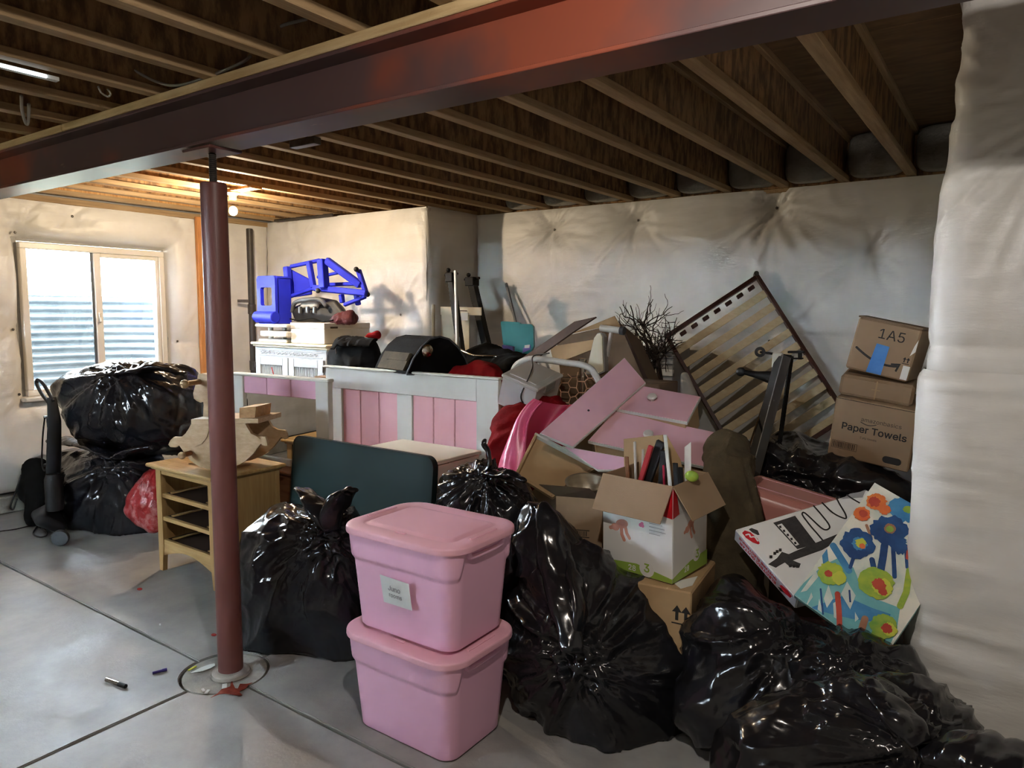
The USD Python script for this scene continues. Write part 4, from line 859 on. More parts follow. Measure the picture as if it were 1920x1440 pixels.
wr2.part('base', lo_hi(sx0, sx1-.03, cy+.02, cy+.28, cz, cz+.028, .008), 'white_plastic'); wr2.part('tray', lo_hi(sx0+.05, sx1, cy+.0, cy+.26, cz+.05, cz+.10, .01), 'white_plastic'); wr2.part('top', lo_hi(sx0-.02, sx1, cy, cy+.3, z1-.028, z1, .008), 'white_plastic')
for x in (sx0+.02, (sx0+sx1)/2, sx1-.04): wr2.part('post', cyl((x, cy+.14, cz+.02), (x, cy+.14, z1-.02), .022, 12), 'white_plastic')
# blue toy cab
cq = lambda x, y, o=0: PY(x, y, cy+.04+o)
kx0, kx1 = cq(482, 560)[0], cq(516, 560)[0]; kz0, kz1 = z1, cq(500, 517)[2]; kyb = PX(546, 520, kx1)[1]
kyb = min(kyb, cy+.42)
kb = Thing('blue_toy_cab', 'glossy blue plastic toy cab with an open window, on the white stand', 'toy', ((kx0+kx1)/2, cy+.2, kz0))
fp = rrect(kx0, kx1, kz0, kz1, .03).difference(rrect(kx0+.05, kx1-.045, kz0+.16, kz1-.10, .02))
kb.part('window_frame', ext(fp, .035, (0, cy+.075, 0), (1, 0, 0), (0, 0, 1), (0, -1, 0)), 'blue_plastic')
kb.part('side_wall', cat(lo_hi(kx1-.03, kx1, cy+.06, kyb, kz0, kz1-.012, .01), lo_hi(kx0, kx0+.03, cy+.28, kyb, kz0, kz1-.012, .01)), 'blue_plastic')
kb.part('roof', lo_hi(kx0+.01, kx1, cy+.06, kyb, kz1-.035, kz1-.004, .012), 'blue_plastic')
kb.part('bumper', cyl((kx0-.01, cy+.035, kz0+.06), (kx1+.005, cy+.035, kz0+.06), .05, 20), 'blue_plastic', smooth=40)
# folded infant car seat
sq = lambda x, y, o=0: PY(x, y, cy+.22+o)
cs = Thing('car_seat', 'folded grey and black child car seat with a maroon pad on the white carton', 'car seat', sq(607, 606)*[1, 1, 0]+[0, 0, bz1])
t = remesh(hull_of([(sq(560, 585), .055), (sq(600, 570, .1), .06), (sq(635, 585, .15), .06), (sq(628, 570, .1), .035), (sq(560, 596), .035), (sq(648, 596, .1), .035)]).trim_by_plane((0, 0, 1), float(bz1)+.004), .02, 6)
cs.part('shell', t, 'black_plastic', smooth=40)
for x in (563, 577, 590): q = sq(x, 581, -.065); cs.part('belt_guide', bx(q, (.03, .03, .06), .006), 'grey_plastic')
cs.part('hip_rim', tube(spline([sq(548, 585, -.05), sq(553, 568, -.06), sq(575, 562, -.06), sq(600, 562, -.02), sq(612, 575, 0)], 6), .018, 10), 'grey_plastic', smooth=True)
t = remesh(hull_of([(sq(570, 572, -.02), .03), (sq(592, 572, .0), .03)]), .02, 4); cs.part('cushion', t, 'pale_cushion', smooth=True)
t = remesh(hull_of([(sq(634, 598, -.02), .036), (sq(655, 592, .03), .038), (sq(655, 600, .0), .028), (sq(625, 602, -.03), .02), (sq(662, 598, .08), .03)]).trim_by_plane((0, 0, 1), float(bz1)+.004), .015, 4); cs.part('pad', crinkle(t, sq(640, 570), 3, .3, .3, floor=None), 'maroon_cloth', smooth=True, label='maroon fabric pad')
cs.part('strap', tube(spline([sq(545, 598, -.06), sq(560, 601, -.08), sq(585, 597, -.08), sq(605, 603, -.07), sq(625, 600, -.07)], 6), .012, 8, .4), 'black_fabric')
# blue plastic frame on top
bf = Thing('blue_toy_gantry', 'blue plastic toy frame of struts lying tilted on the car seat', 'toy', sq(610, 550, .1))
def st_(a, b, w, t=None, y0=0., y1=0.): return bar(sq(*a, y0), sq(*b, y1), w, t or w, (0, -1, .2), .006)
bf.part('plate', quad(sq(538, 502, .02), sq(580, 524, .10), sq(582, 552, .10), sq(541, 558, .02), np.array([-.1, -1, .1]), .025, .006), 'blue_plastic')
for a, b, w, y0, y1 in (((538, 500), (543, 558), .055, .0, .0), ((579, 490), (588, 540), .045, .02, .02), ((604, 486), (608, 540), .07, .0, .0), ((545, 500), (600, 488), .03, .06, .06), ((541, 557), (590, 540), .03, .0, .02), ((588, 540), (688, 550), .05, .0, .10), ((612, 488), (676, 535), .06, .02, .14), ((595, 520), (640, 510), .025, .18, .20), ((640, 510), (676, 530), .025, .2, .2), ((612, 534), (668, 532), .03, .16, .2), ((672, 506), (687, 552), .04, .16, .14), ((645, 572), (686, 556), .03, .08, .14), ((640, 552), (642, 568), .04, .1, .1), ((668, 552), (672, 572), .04, .14, .14)):
    bf.part('strut', st_(a, b, w, None, y0, y1), 'blue_plastic')
for x, y in ((596, 545), (668, 505), (689, 552)): bf.part('plug', ball(sq(x, y, -.03 if x < 600 else .12), .022, 2), 'black_plastic', smooth=True)

# --- hidden carton that carries the black cases
sp = Thing('moving_carton', 'big brown carton buried behind the headboard under the black cases', 'box', (-3.3, 4.0, 0))
CT = 1.13
sp.part('body', lo_hi(-4.25, -2.45, 3.50, 4.40, .0, CT-.01), 'cardboard'); sp.part('lid_flap', lo_hi(-4.25, -3.36, 3.50, 4.40, CT-.01, CT-.004, .002), 'cardboard'); sp.part('lid_flap', lo_hi(-3.34, -2.45, 3.50, 4.40, CT-.01, CT-.004, .002), 'cardboard')
def soft(name, label, cat_, sph, m, res=.016, amp=.4, seed=3, zmin=None, K=None, smooth=True, extra=()):
    mf = hull_of(sph)
    if zmin is not None: mf = mf.trim_by_plane((0, 0, 1), zmin)
    t = crinkle(remesh(mf, res, 6), K if K is not None else mid3(*[c for c, r in sph])+[0, 0, .5], seed, amp, .15, floor=zmin)
    v = t.vertices; th = Thing(name, label, cat_, ((v[:, 0].min()+v[:, 0].max())/2, (v[:, 1].min()+v[:, 1].max())/2, v[:, 2].min()))
    th.part('body', t, m, smooth=True)
    for a in extra: th.part(*a)
    return th
q = lambda x, y, o=0: PY(x, y, 3.66+o)
soft('black_case', 'black soft case with a draped flap, behind the left end of the headboard', 'bag', [(q(628, 668, .05), .055), (q(640, 655, .08), .06), (q(690, 652, .12), .065), (q(700, 680, .08), .06), (q(632, 692, .05), .06), (q(665, 690, .0), .05)], 'black_fabric', zmin=CT,
     extra=[('flap', ear([q(622, 655, -.05), q(635, 640, -.0), q(655, 640, .02), q(700, 642, .04)], (.03, .06, .07, .05), 4, .4), 'black_fabric'), ('zip_pull', bar(q(630, 654, -.06), q(631, 664, -.06), .012, .006), 'chrome')])
dn = np.array([.97, -.25, 0]); dp = Pl(PY(815, 665, 3.60), dn)
dm = Thing('dome_bag', 'black arched fabric bag with a round clear reflector on its end, behind the headboard', 'bag', PY(800, 690, 3.7)*[1, 1, 0]+[0, 0, CT])
arch = dp.poly([(762, 702), (775, 672), (790, 650), (806, 636), (824, 631), (842, 636), (858, 650), (872, 672), (884, 702)]).buffer(.01).buffer(-.01)
ae = arch.buffer(0); dm.part('end_panel', dp.solid(ae.buffer(-.012), .008, -.012), 'black_fabric')
dm.part('canopy', dp.solid(ae, -.42, 0.0), 'black_fabric', smooth=40)
rim = np.array(list(ae.exterior.coords)[:-1]); dm.part('piping', tube([dp.p0+dp.u*a+dp.v*b+dp.n*.002 for a, b in list(ae.exterior.coords)], .006, 6), 'grey_plastic')
q_ = dp.pt(801, 658); dm.part('reflector', ball(q_+dn*.004, .045, 2, (.25, 1, 1), align(dn)[:, [2, 0, 1]]), 'chrome', smooth=True, label='round clear reflector')
yq = lambda x, y, o=0: PY(x, y, 3.60+o)
pa, pb_k = dp.pt(765, 696), dp.pt(779, 666); on_ = unit(np.cross(pb_k-pa, dn)); on_ = on_ if on_[1] < 0 else -on_
dm.part('pocket', quad(pa-dn*.04, pa-dn*.36, pb_k-dn*.36, pb_k-dn*.04, on_, -.012, .003), 'khaki', label='tan pocket on the side')
dm.part('pocket_flap', quad(pa*.45+pb_k*.55-dn*.045+on_*.012, pa*.45+pb_k*.55-dn*.30+on_*.012, pb_k-dn*.30+on_*.012, pb_k-dn*.045+on_*.012, on_, -.006, .002), 'khaki')
rc = soft('striped_cloth', 'small red and white cloth lying on the black case', 'cloth', [(q(692, 634, .2), .03), (q(706, 628, .22), .028)], 'red_cloth', res=.012, seed=8, amp=.3)
rc.part('white_patch', ball(q(686, 636, .17), .030, 2, (1, .8, .6)), 'pale_cushion', smooth=True)
q = lambda x, y, o=0: PY(x, y, 3.58+o)
soft('red_cloth', 'flat red cloth lying along the back of the headboard top', 'cloth', [(q(862, 700, .1), .05), (q(920, 700, .15), .05), (q(895, 695, .1), .055), (q(850, 706, .05), .03), (q(930, 708, .05), .035)], 'red_cloth', seed=12, amp=.6, zmin=CT)
q = lambda x, y, o=0: PY(x, y, 4.15+o)
soft('black_blanket', 'dark heaped blanket and netting behind the red cloth', 'blanket', [(q(885, 680, 0), .05), (q(940, 672, .1), .07), (q(905, 665, .15), .06), (q(985, 685, 0), .06), (q(960, 690, -.15), .06), (q(880, 700, -.1), .06)], 'black_fabric', seed=14, amp=1.0)
single('curved_tube', tube(spline([q(856, 651, -.02), q(872, 660, -.06), q(892, 667, -.08), q(925, 668, -.08), q(945, 671, -.06)], 8), .009, 8), 'chrome', 'thin curved metal rail on the dark blanket', 'rail', smooth=True)

# --- poles and white panel by the jog
def pole(name, label, cat_, a, b, y0, y1, w, m, knob=None, t=None):
    A, B = PY(*a, y0), PY(*b, y1); D = A+(B-A)*(A[2]-.004)/(A[2]-B[2])
    th = Thing(name, label, cat_, D*[1, 1, 0]); th.part('shaft', bar(D, A, w, t or w, (0, -1, 0)), m)
    if knob: 
        th.part('clamp', cat(bx(A, (w*1.5, w*1.4, .08), .006), cyl(A+[-w*1.3, 0, .02], A+[w*1.3, 0, .03], .012, 10), ball(A+[-w*.6, 0, .06], .02, 1)), m)
    return th
pole('black_pole', 'left one of two black poles leaning in the corner, beside the white rod', 'pole', (846, 520), (862, 640), 4.66, 4.62, .052, 'black_steel', True)
pole('black_pole', 'right one of two black poles leaning in the corner, the more slanted', 'pole', (885, 528), (912, 645), 5.10, 5.02, .065, 'black_steel', True)
pole('white_rod', 'thin white upright rod between the two black poles', 'rod', (854, 507), (857, 642), 4.54, 4.52, .022, 'white_plastic')
pole('grey_rod', 'thin grey rod leaning on the back wall behind the teal panels', 'rod', (949, 531), (966, 600), 5.36, 5.30, .020, 'grey_plastic')
wp = Pl(PY(850, 620, 4.80), (.5, -1, 0)); wz = lambda *p_: [(820+x/6.544, 500+y/6.545) for x, y in p_]
pn = Thing('white_furniture_board', 'white furniture panel with an outlet plate leaning behind the black poles', 'panel', wp.p0*[1, 1, 0])
bot = [(820+390/6.544, 800), (820+45/6.544, 800)]
pn.part('board', wp.shape(wz((45, 590), (385, 598))+bot, .02, -.03), 'ivory_plastic'); pn.part('cross_board', wp.shape(wz((45, 490), (545, 500), (545, 598), (45, 590)), .022, 0), 'ivory_plastic')
pn.part('edge_board', quad(wp.pt(815, 571)+[-.0, -.02, 0], wp.pt(827, 571)+[0, -.12, 0], wp.pt(827, 800)+[0, -.12, 0], wp.pt(815, 800)+[0, -.02, 0], np.array([-.3, -1, 0]), .02), 'ivory_plastic')
pn.part('outlet_plate', wp.shape(wz((260, 565), (385, 565), (385, 660), (260, 660)), .01, .022), 'white_plastic'); pn.part('outlet', wp.shape(wz((262, 595), (295, 595), (295, 645), (262, 645)), .006, .033), 'black_plastic')
pn.part('slot', wp.shape(wz((265, 536), (370, 538), (370, 548), (265, 546)), .004, .022), 'ink_soft')

# --- teal toy panels
tp = Pl(PY(980, 640, 4.35), (.35, -1, .05)); tz = lambda *p_: [(920+x/7.2, 580+y/7.2) for x, y in p_]
tl_ = Thing('teal_toy_stand', 'teal plastic toy stand of two upright panels with a violet tray', 'toy', tp.pt(970, 670))
f1 = tp.poly(tz((285, 190), (545, 200), (572, 230), (580, 500), (540, 590), (330, 640), (318, 420))).buffer(-.012).buffer(.012)
tp2 = Pl(tp.p0-tp.n*.16, tp.n); f2 = tp2.poly(tz((132, 160), (390, 175), (400, 200), (400, 520), (320, 600), (180, 570), (160, 400))).buffer(-.012).buffer(.012)
tl_.part('panel', tp.solid(f1, -.045), 'teal_plastic', smooth=30); tl_.part('panel', tp2.solid(f2, -.045), 'teal_plastic', smooth=30)
tl_.part('tray', cat(tp2.shape(tz((205, 480), (345, 505), (345, 610), (225, 580)), .10, .004), tp.shape(tz((440, 520), (540, 480), (540, 540), (430, 590)), .004, .001)), 'violet_plastic')
tl_.part('sticker', tp.shape(tz((462, 485), (532, 475), (525, 520), (460, 525)), .001, .0055), 'paper')

# --- big open carton with flaps
cp = Pl(PY(1120, 680, 4.20), (.05, -1, .35)); kz = lambda *p_: [(920+x/7.2, 580+y/7.2) for x, y in p_]
oc = Thing('open_carton', 'large open brown carton with spread flaps and marker writing on the heap', 'box', PY(1130, 760, 4.3))
oc.part('body', cp.shape(kz((880, 380), (1500, 240), (1760, 190), (2130, 1000), (2000, 1060), (950, 1060)), -.36, -.01), 'cardboard_dark')
fp_ = Pl(PY(1075, 660, 4.02), (-.1, -1, .5)); oc.part('flap', fp_.shape(kz((805, 510), (1420, 410), (1385, 545), (1000, 690), (850, 690)), .006), 'cardboard_tan')
a = fp_.pt(*kz((1365, 455))[0]); b = fp_.pt(*kz((1120, 545))[0]); oc.part('writing', text('SAVE', .055, a, unit(b-a), np.cross(fp_.n, unit(b-a)), fp_.n), 'ink_soft')
up_ = Pl(PY(1130, 610, 4.25), (.1, -1, -.3)); oc.part('flap', up_.shape(kz((1090, 325), (1675, 88), (1760, 240), (1480, 245)), .006), 'cardboard_tan')
ed = Pl(PY(1175, 650, 4.15), (.5, -1, .2)); oc.part('flap', ed.shape(kz((1720, 150), (1745, 165), (2130, 960), (2080, 980)), .008), 'hardboard')
dk = Pl(PY(1050, 630, 3.92), (-.35, -1, .75)); single('dark_hardboard_sheet', dk.shape(kz((340, 900), (430, 650), (560, 560), (1130, 165), (1422, 100), (1090, 320), (640, 640), (560, 900)), -.010), 'hardboard', 'dark brown hardboard panel slanting up from behind the white tube frame', 'board')

# --- white T-handle toy
q = lambda x, y, o=0: PY(x, y, 3.86+o)
th = Thing('t_handle_toy', 'white plastic ride-on steering post with a T-handle in front of the open carton', 'toy', q(1130, 720))
th.part('handlebar', cyl(q(1126, 615, 0), q(1166, 620, 0), .021, 18), 'white_plastic', smooth=40); th.part('end_cap', cyl(q(1163, 619.6), q(1171, 620.6), .026, 18), 'grey_plastic', smooth=40)
th.part('stem', bar(q(1146, 622, 0), q(1139, 668, 0), .022, .016), 'white_plastic')
fn = Pl(q(1122, 660, -.03), (.1, -1, .1)); fo = fn.poly(kz((1330, 860), (1440, 400), (1480, 345), (1510, 340), (1530, 380), (1545, 830), (1450, 870))).buffer(.004)
th.part('fin', fn.solid(fo, .012, .03), 'ivory_plastic'); th.part('fin_side', fn.solid(fo.buffer(.006), -.06, .03), 'grey_print')
# --- white hoop with netting, chrome tube, cord
q = lambda x, y, o=0: PY(x, y, 3.70+o)
gl = Thing('netted_goal', 'white bent tube frame with brown hexagon netting, behind the clear bin', 'frame', q(1050, 760))
gl.part('tube', tube(spline([q(960, 712), q(964, 692), q(974, 680), q(995, 673), q(1025, 675), q(1060, 680), q(1090, 684), q(1108, 692), q(1118, 706), q(1126, 722), q(1135, 745), q(1140, 800)], 8), .020, 12), 'white_plastic', smooth=True)
rng = np.random.default_rng(7); hx = []; rr0 = 10.5; pts = {}
def hn(i, j):
    if (i, j) not in pts: pts[(i, j)] = (rng.normal(0, 1.6), rng.normal(0, 1.6))
    return pts[(i, j)]
segs = []
for i in range(-2, 9):
    for j in range(0, 7):
        cx_, cy_ = 1012+i*rr0*1.5, 700+(j+.5*(i % 2))*rr0*1.732
        vs = []
        for k in range(3):
            a0, a1 = math.pi/3*k, math.pi/3*(k+1); A_ = (cx_+rr0*math.cos(a0), cy_+rr0*math.sin(a0)); B__ = (cx_+rr0*math.cos(a1), cy_+rr0*math.sin(a1)); segs.append((A_, B__))
def jit(p_): i, j = round(p_[0]/3), round(p_[1]/3); d = hn(i, j); return (p_[0]+d[0], p_[1]+d[1])
nm_ = []
for A_, B__ in segs:
    A_, B__ = jit(A_), jit(B__); mx_, my_ = (A_[0]+B__[0])/2, (A_[1]+B__[1])/2
    if my_ < 684+max(0, (mx_-1090))*.9 or my_ > 800 or mx_ < 1000 or mx_ > 1128: continue
    nm_.append(tube([q(*A_, .02), q(*B__, .02)], .0032, 4))
gl.part('netting', cat(*nm_), 'net_cord', kind='stuff')
single('chrome_tube', cat(cyl(q(1093, 676, .1), q(1083, 790, .12)*[1, 1, 0]+[0, 0, .004], .018, 16), cyl(q(1093, 672, .1), q(1092, 684, .1), .026, 16)), 'chrome', 'chrome tube standing behind the hexagon netting', 'tube', smooth=40)
cable('hanging_cable', 'thin dark cord hanging in a loop over the clear bin', [q(1030, 662, -.05), q(1000, 668, -.04), q(998, 690, -.30), q(986, 720, -.36), q(977, 740, -.38), q(980, 754, -.36), q(992, 758, -.3)], .004, 'cable_black')
single('net_carton', lo_hi(-2.34, -1.66, 3.86, 4.14, 0, 1.20, .006), 'cardboard_dark', 'dark brown carton behind the hexagon netting', 'box')

# --- clear bin
b_ = Box([-2.309, 3.451+.03, 1.157], [.195, .338, .082], [.228, .295, .178])
cbn = Thing('clear_bin', 'translucent plastic bin with a pale lid, tilted beside the headboard', 'storage bin', b_.P(0, 0, -1))
for pnl in b_.panels(.003): cbn.part('wall', pnl, 'frosted')
lb = Box(b_.P(0, 0, 1.06), [.195, .338, .082], [.245, .312, .022]); ld = cbn.part('lid', cat(lb.solid(.006), bx(lb.P(0, 0, 1.3), (.18, .24, .008), .003, lb.R)), 'white_plastic'); 
cbn.part('latch', bx(b_.P(1.05, 0, .80), (.012, .12, .05), .004, b_.R), 'grey_print'); cbn.part('contents', bx(b_.P(0, 0, -.4), b_.d*[.9, .9, .5], .01, b_.R), 'pink_panel')
single('bin_carton', lo_hi(-2.36, -1.90, 3.52, 3.80, 0, .97, .006), 'cardboard', 'brown carton under the translucent bin', 'box')

# --- red cloth heap and pink shell
q = lambda x, y, o=0: PY(x, y, 3.28+o)
soft('red_fabric_heap', 'heap of deep red fabric between the headboard and the pink shell', 'cloth', [(q(955, 800, .05), .085), (q(975, 790, .1), .07), (q(950, 850, 0), .09), (q(960, 900, 0), .10), (q(1038, 765, .18), .055), (q(1050, 800, .12), .08), (q(1000, 850, .1), .1)], 'red_cloth', seed=22, amp=.9, K=q(1000, 760))
A_ = [(930, 892), (940, 855), (958, 812), (973, 785), (988, 766), (1004, 752)]; Bq = [(980, 892), (983, 855), (985, 820), (990, 790), (1002, 768), (1016, 753)]; Cq = [(1005, 880), (1012, 850), (1024, 818), (1040, 794), (1060, 774), (1078, 757)]
def strip(E1, E2, y1, y2, bul, nv=8, n=6, t=.006):
    P1 = spline([PY(*e, yy) for e, yy in zip(E1, y1)], n); P2 = spline([PY(*e, yy) for e, yy in zip(E2, y2)], n); G = []
    for k in range(nv+1):
        f = k/nv; G.append(P1*(1-f)+P2*f+np.array([0, -bul, bul*.4])*math.sin(math.pi*f))
    G = np.array(G); m = G.shape[1]; V = np.vstack([G.reshape(-1, 3), (G+[0, t, -t*.3]).reshape(-1, 3)]); N0 = (nv+1)*m; F = []
    for i in range(nv):
        for j in range(m-1):
            a = i*m+j; F += [(a, a+m, a+m+1), (a, a+m+1, a+1), (N0+a, N0+a+m+1, N0+a+m), (N0+a, N0+a+1, N0+a+m+1)]
    for j in range(m-1):
        for a in (j, nv*m+j): F += [(a, a+1, N0+a+1), (a, N0+a+1, N0+a)]
    return trimesh.Trimesh(V, np.array(F), process=False)
ps = Thing('pink_shell', 'glossy pink curved plastic seat shell beside the pink drawers', 'toy', PY(985, 900, 3.1))
ps.part('outer_face', strip(A_, Bq, np.linspace(3.02, 3.20, 6), np.linspace(2.98, 3.16, 6), .05), 'pink_vinyl', smooth=True); ps.part('inner_face', strip(Bq, Cq, np.linspace(2.98, 3.16, 6), np.linspace(3.10, 3.24, 6), -.04), 'crimson', smooth=True, label='dark crimson inner face')
ps.part('rim', tube(spline([PY(*e, yy) for e, yy in zip(Bq, np.linspace(2.98, 3.16, 6))], 6), .008, 8), 'pink_vinyl', smooth=True)

# --- pink drawers and panel
def Rn(rv): return Ro.from_rotvec(rv).as_matrix()[:, 2]
def white_edge(pl, pts, t): return pl.solid(pl.poly(pts).buffer(.003, join_style=2), -t, -.0015)
pp_ = Pl([-1.684, 3.15, 1.155], Rn([.581, .469, -.143])); pq = [(1013.9, 812), (1073.6, 837), (1209.7, 717.5), (1170.8, 671.7)]
pt_ = Thing('pink_shelf', 'long pink laminate panel lying diagonally across the drawers', 'panel', pp_.pt(1014, 812))
pt_.part('face', pp_.shape(pq, .003, -.0015), 'pink_laminate'); pt_.part('core', white_edge(pp_, pq, .016), 'white_paint', label='white board edge'); pt_.part('screw_hole', pp_.solid(Point(*pp_.to2([(1103.5, 770)])[0]).buffer(.006), .0008, .0016), 'ink')
def drawer(label, c, rv, pts, dep, knob):
    pl = Pl(c, Rn(rv)); P4 = [pl.pt(*p_) for p_ in pts]; cc = mid3(*P4)
    t = Thing('pink_drawer', label, 'drawer', cc-pl.n*dep)
    f = t.part('front', pl.shape(pts, .003, -.0015), 'pink_laminate'); t.part('front_core', white_edge(pl, pts, .016), 'white_paint', parent=f, label='white board edge')
    In = [cc+(p_-cc)*.93 for p_ in P4]; w = .012
    for i in range(4):
        a, b = In[i]-pl.n*.018, In[(i+1) % 4]-pl.n*.018; nn = unit(np.cross(b-a, pl.n))
        t.part('side', quad(a, b, b-pl.n*dep, a-pl.n*dep, nn if nn@(mid3(a, b)-cc+pl.n*.018) > 0 else -nn, w), 'cardboard_tan')
    k = pl.pt(*knob)
    t.part('knob', lathe([(0, 0), (.010, 0), (.010, .012), (.023, .018), (.025, .024), (.020, .031), (0, .033)], 20, k+pl.n*.001, align(pl.n)), 'white_plastic', smooth=40)
    return t
drawer('pink drawer with a white knob, the upper of two on the heap, farther back', [-1.408, 3.3, 1.162], [.521, .095, -.033], [(1202.8, 724), (1312.3, 744), (1287.5, 790.6), (1157, 766)], .16, (1223.5, 751))
drawer('pink drawer with a white knob, the lower of two, directly behind the printed carton', [-1.364, 3.15, 1.015], [.584, .15, .076], [(1152.8, 771.7), (1348, 812.5), (1332.7, 876.7), (1104, 826)], .15, (1216, 820))
lowp = Pl([-1.52, 2.98, .90], (.05, -.75, .66)); lq = [(1059, 838), (1170, 858), (1180, 881), (1120, 880)]
lp_ = Thing('pink_board', 'narrow pink laminate board under the two pink drawers', 'panel', lowp.pt(1120, 880)); lp_.part('face', lowp.shape(lq, .003, -.0015), 'pink_band'); lp_.part('core', white_edge(lowp, lq, .016), 'white_paint')
td = Pl([-1.86, 2.98, .80], (.42, -.62, .66)); tq = [(1004, 817), (1121, 879), (1036, 936), (966, 893)]
tt = Thing('tipped_drawer', 'empty tipped drawer box showing its tan bottom, under the pink panel', 'drawer', td.pt(1000, 930)); T4 = [td.pt(*p_) for p_ in tq]; tcn = mid3(*T4)
tt.part('bottom', quad(*T4, td.n, .006, .001), 'cardboard_tan', label='tan bottom board')
for i, (w, m) in enumerate(((.10, 'white_paint'), (.06, 'cardboard_tan'), (.05, 'cardboard_tan'), (.10, 'cardboard_tan'))):
    a, b = T4[i], T4[(i+1) % 4]; nn = unit(np.cross(b-a, td.n)); nn = nn if nn@(mid3(a, b)-tcn) > 0 else -nn
    tt.part('side', quad(a, b, b+td.n*w*.35, a+td.n*w*.35, nn, .014), m)
single('drawer_carton', lo_hi(-1.82, -1.22, 3.14, 3.60, 0, .84, .006), 'cardboard', 'brown carton buried under the pink drawers', 'box')

# --- printed carton (nappy box) with open flaps, standing on a plain carton
nb = Box([-1.187, 2.75, .752], [.036, -.004, -.131], [.331, .285, .395]); dx, dy, dz = nb.d
nz0 = nb.P(1, -1, -1)[2]
np_ = Thing('printed_carton', 'white printed carton with open brown flaps, full of frames and boards', 'box', nb.P(0, 0, -1))
for f_, pnl in zip('lrfbd', nb.panels(.005)): np_.part('wall', pnl, 'white_print' if f_ in 'rf' else 'cardboard')
fd, rd = (lambda poly, h0=.0004: nb.decal(poly, .0006, h0)), (lambda poly, h0=.0004: nb.decal(poly, .0006, h0, 'right'))
np_.part('lime_band', fd(Polygon([(-dx/2, -dz/2+.03), (0, -dz/2+.045), (dx/2, -dz/2+.02), (dx/2, -dz/2+.002), (-dx/2, -dz/2+.002)])), 'lime_print'); np_.part('lime_band', rd(Polygon([(-dy/2, -dz/2+.02), (0, -dz/2+.055), (dy/2, -dz/2+.065), (dy/2, -dz/2+.002), (-dy/2, -dz/2+.002)])), 'lime_print')
np_.part('badge', fd(Point(.05, -dz/2+.035).buffer(.034), .001), 'white_print'); np_.part('badge', rd(Point(.05, -dz/2+.07).buffer(.030), .001), 'white_print')
fU, fV, fN = nb.R[:, 0], nb.R[:, 2], -nb.R[:, 1]
np_.part('digits', text('3', .034, nb.P(0, -1, 0)+fU*.035+fV*(-dz/2+.022), fU, fV, fN, True, eps=.0018), 'lime_print'); np_.part('digits', text('28', .022, nb.P(0, -1, 0)+fU*(-.04)+fV*(-dz/2+.012), fU, fV, fN, True, eps=.0012), 'white_print')
rU, rN = nb.R[:, 1], nb.R[:, 0]
np_.part('digits', text('3', .034, nb.P(1, 0, 0)+rU*.04+fV*(-dz/2+.055), rU, fV, rN, True, eps=.0018), 'lime_print'); np_.part('digits', text('28', .022, nb.P(1, 0, 0)+rU*(-.05)+fV*(-dz/2+.02), rU, fV, rN, True, eps=.0012), 'white_print')
def crawler(x, y, s):   # crawling baby print: trunk, bent arms, thigh, foot
    e = lambda cx, cy, a, b, r=0: __import__('shapely.affinity', fromlist=['x']).rotate(__import__('shapely.affinity', fromlist=['x']).scale(Point(x+cx*s, y+cy*s).buffer(s, quad_segs=8), a, b), r)
    ln = lambda pts, w: LineString([(x+a*s, y+b*s) for a, b in pts]).buffer(w*s)
    return unary_union([e(0, .5, .95, .6, 15), e(-1.0, -.1, .62, .5), ln([(.5, .4), (.75, -.6), (1.15, -1.15)], .22), ln([(-.1, .3), (0, -.9), (.35, -1.55)], .24), ln([(-1.3, -.2), (-1.75, -.35)], .25)])
np_.part('baby_print', fd(crawler(-.070, -.015, .032), .0005), 'skin_print'); np_.part('baby_print', rd(crawler(.0, .0, .028), .0005), 'skin_print')
np_.part('small_print', fd(unary_union([sbox(.06, .030-k*.014, .06+w, .0325-k*.014) for k, w in enumerate((.06, .07, .075, .05))]), .0005), 'grey_print')
np_.part('corner_print', fd(Polygon([(dx/2-.001, dz/2-.001), (dx/2-.03, dz/2-.001), (dx/2-.045, dz/2-.125), (dx/2-.001, dz/2-.13)]), .0005), 'red_print'); np_.part('corner_print', rd(Polygon([(-dy/2+.001, dz/2-.001), (-dy/2+.02, dz/2-.001), (-dy/2+.05, dz/2-.12), (-dy/2+.001, dz/2-.13)]), .0005), 'red_print')
np_.part('fingers_print', fd(unary_union([Point(.02, .015).buffer(.008), Point(.027, .022).buffer(.007), Point(.03, .013).buffer(.007)]), .0005), 'rose_print')
e = .006
fl1 = Pl(nb.P(0, -1, 1)-nb.R[:, 1]*.02, -nb.R[:, 1]+nb.R[:, 2]*.30)
a, b = nb.P(-1, -1, 1), nb.P(1, -1, 1)
def flap(a, b, out, drop, w1, w2, L_):
    d = unit(out*math.cos(drop)-np.array([0, 0, 1])*math.sin(drop)); n = unit(np.cross(b-a, d)); n = n if n[2] > 0 or n@out > 0 else -n
    u = unit(b-a); return quad(a, b, b+d*L_+u*w2, a+d*L_-u*w1, n, .005, .001)
np_.part('flap', flap(a+[0, 0, .003], b+[0, 0, .003], -nb.R[:, 1], math.radians(64), .004, -.014, .155), 'cardboard'); np_.part('flap', flap(nb.P(1, -1, 1)+[0, 0, .003], nb.P(1, 1, 1)+[0, 0, .003], nb.R[:, 0], math.radians(58), -.02, .01, .150), 'cardboard')
bkp = Pl(nb.P(0, .93, 1), -nb.R[:, 1]); np_.part('flap', bkp.shape([(1170.5, 823), (1243, 815), (1255, 905), (1172, 905)], .005), 'cardboard_tan'); 
sdp = Pl(nb.P(.45, .6, 1), (.5, -1, 0)); np_.part('flap', sdp.shape([(1250, 815), (1276, 862), (1284, 905), (1256, 905)], .005), 'cardboard_tan')
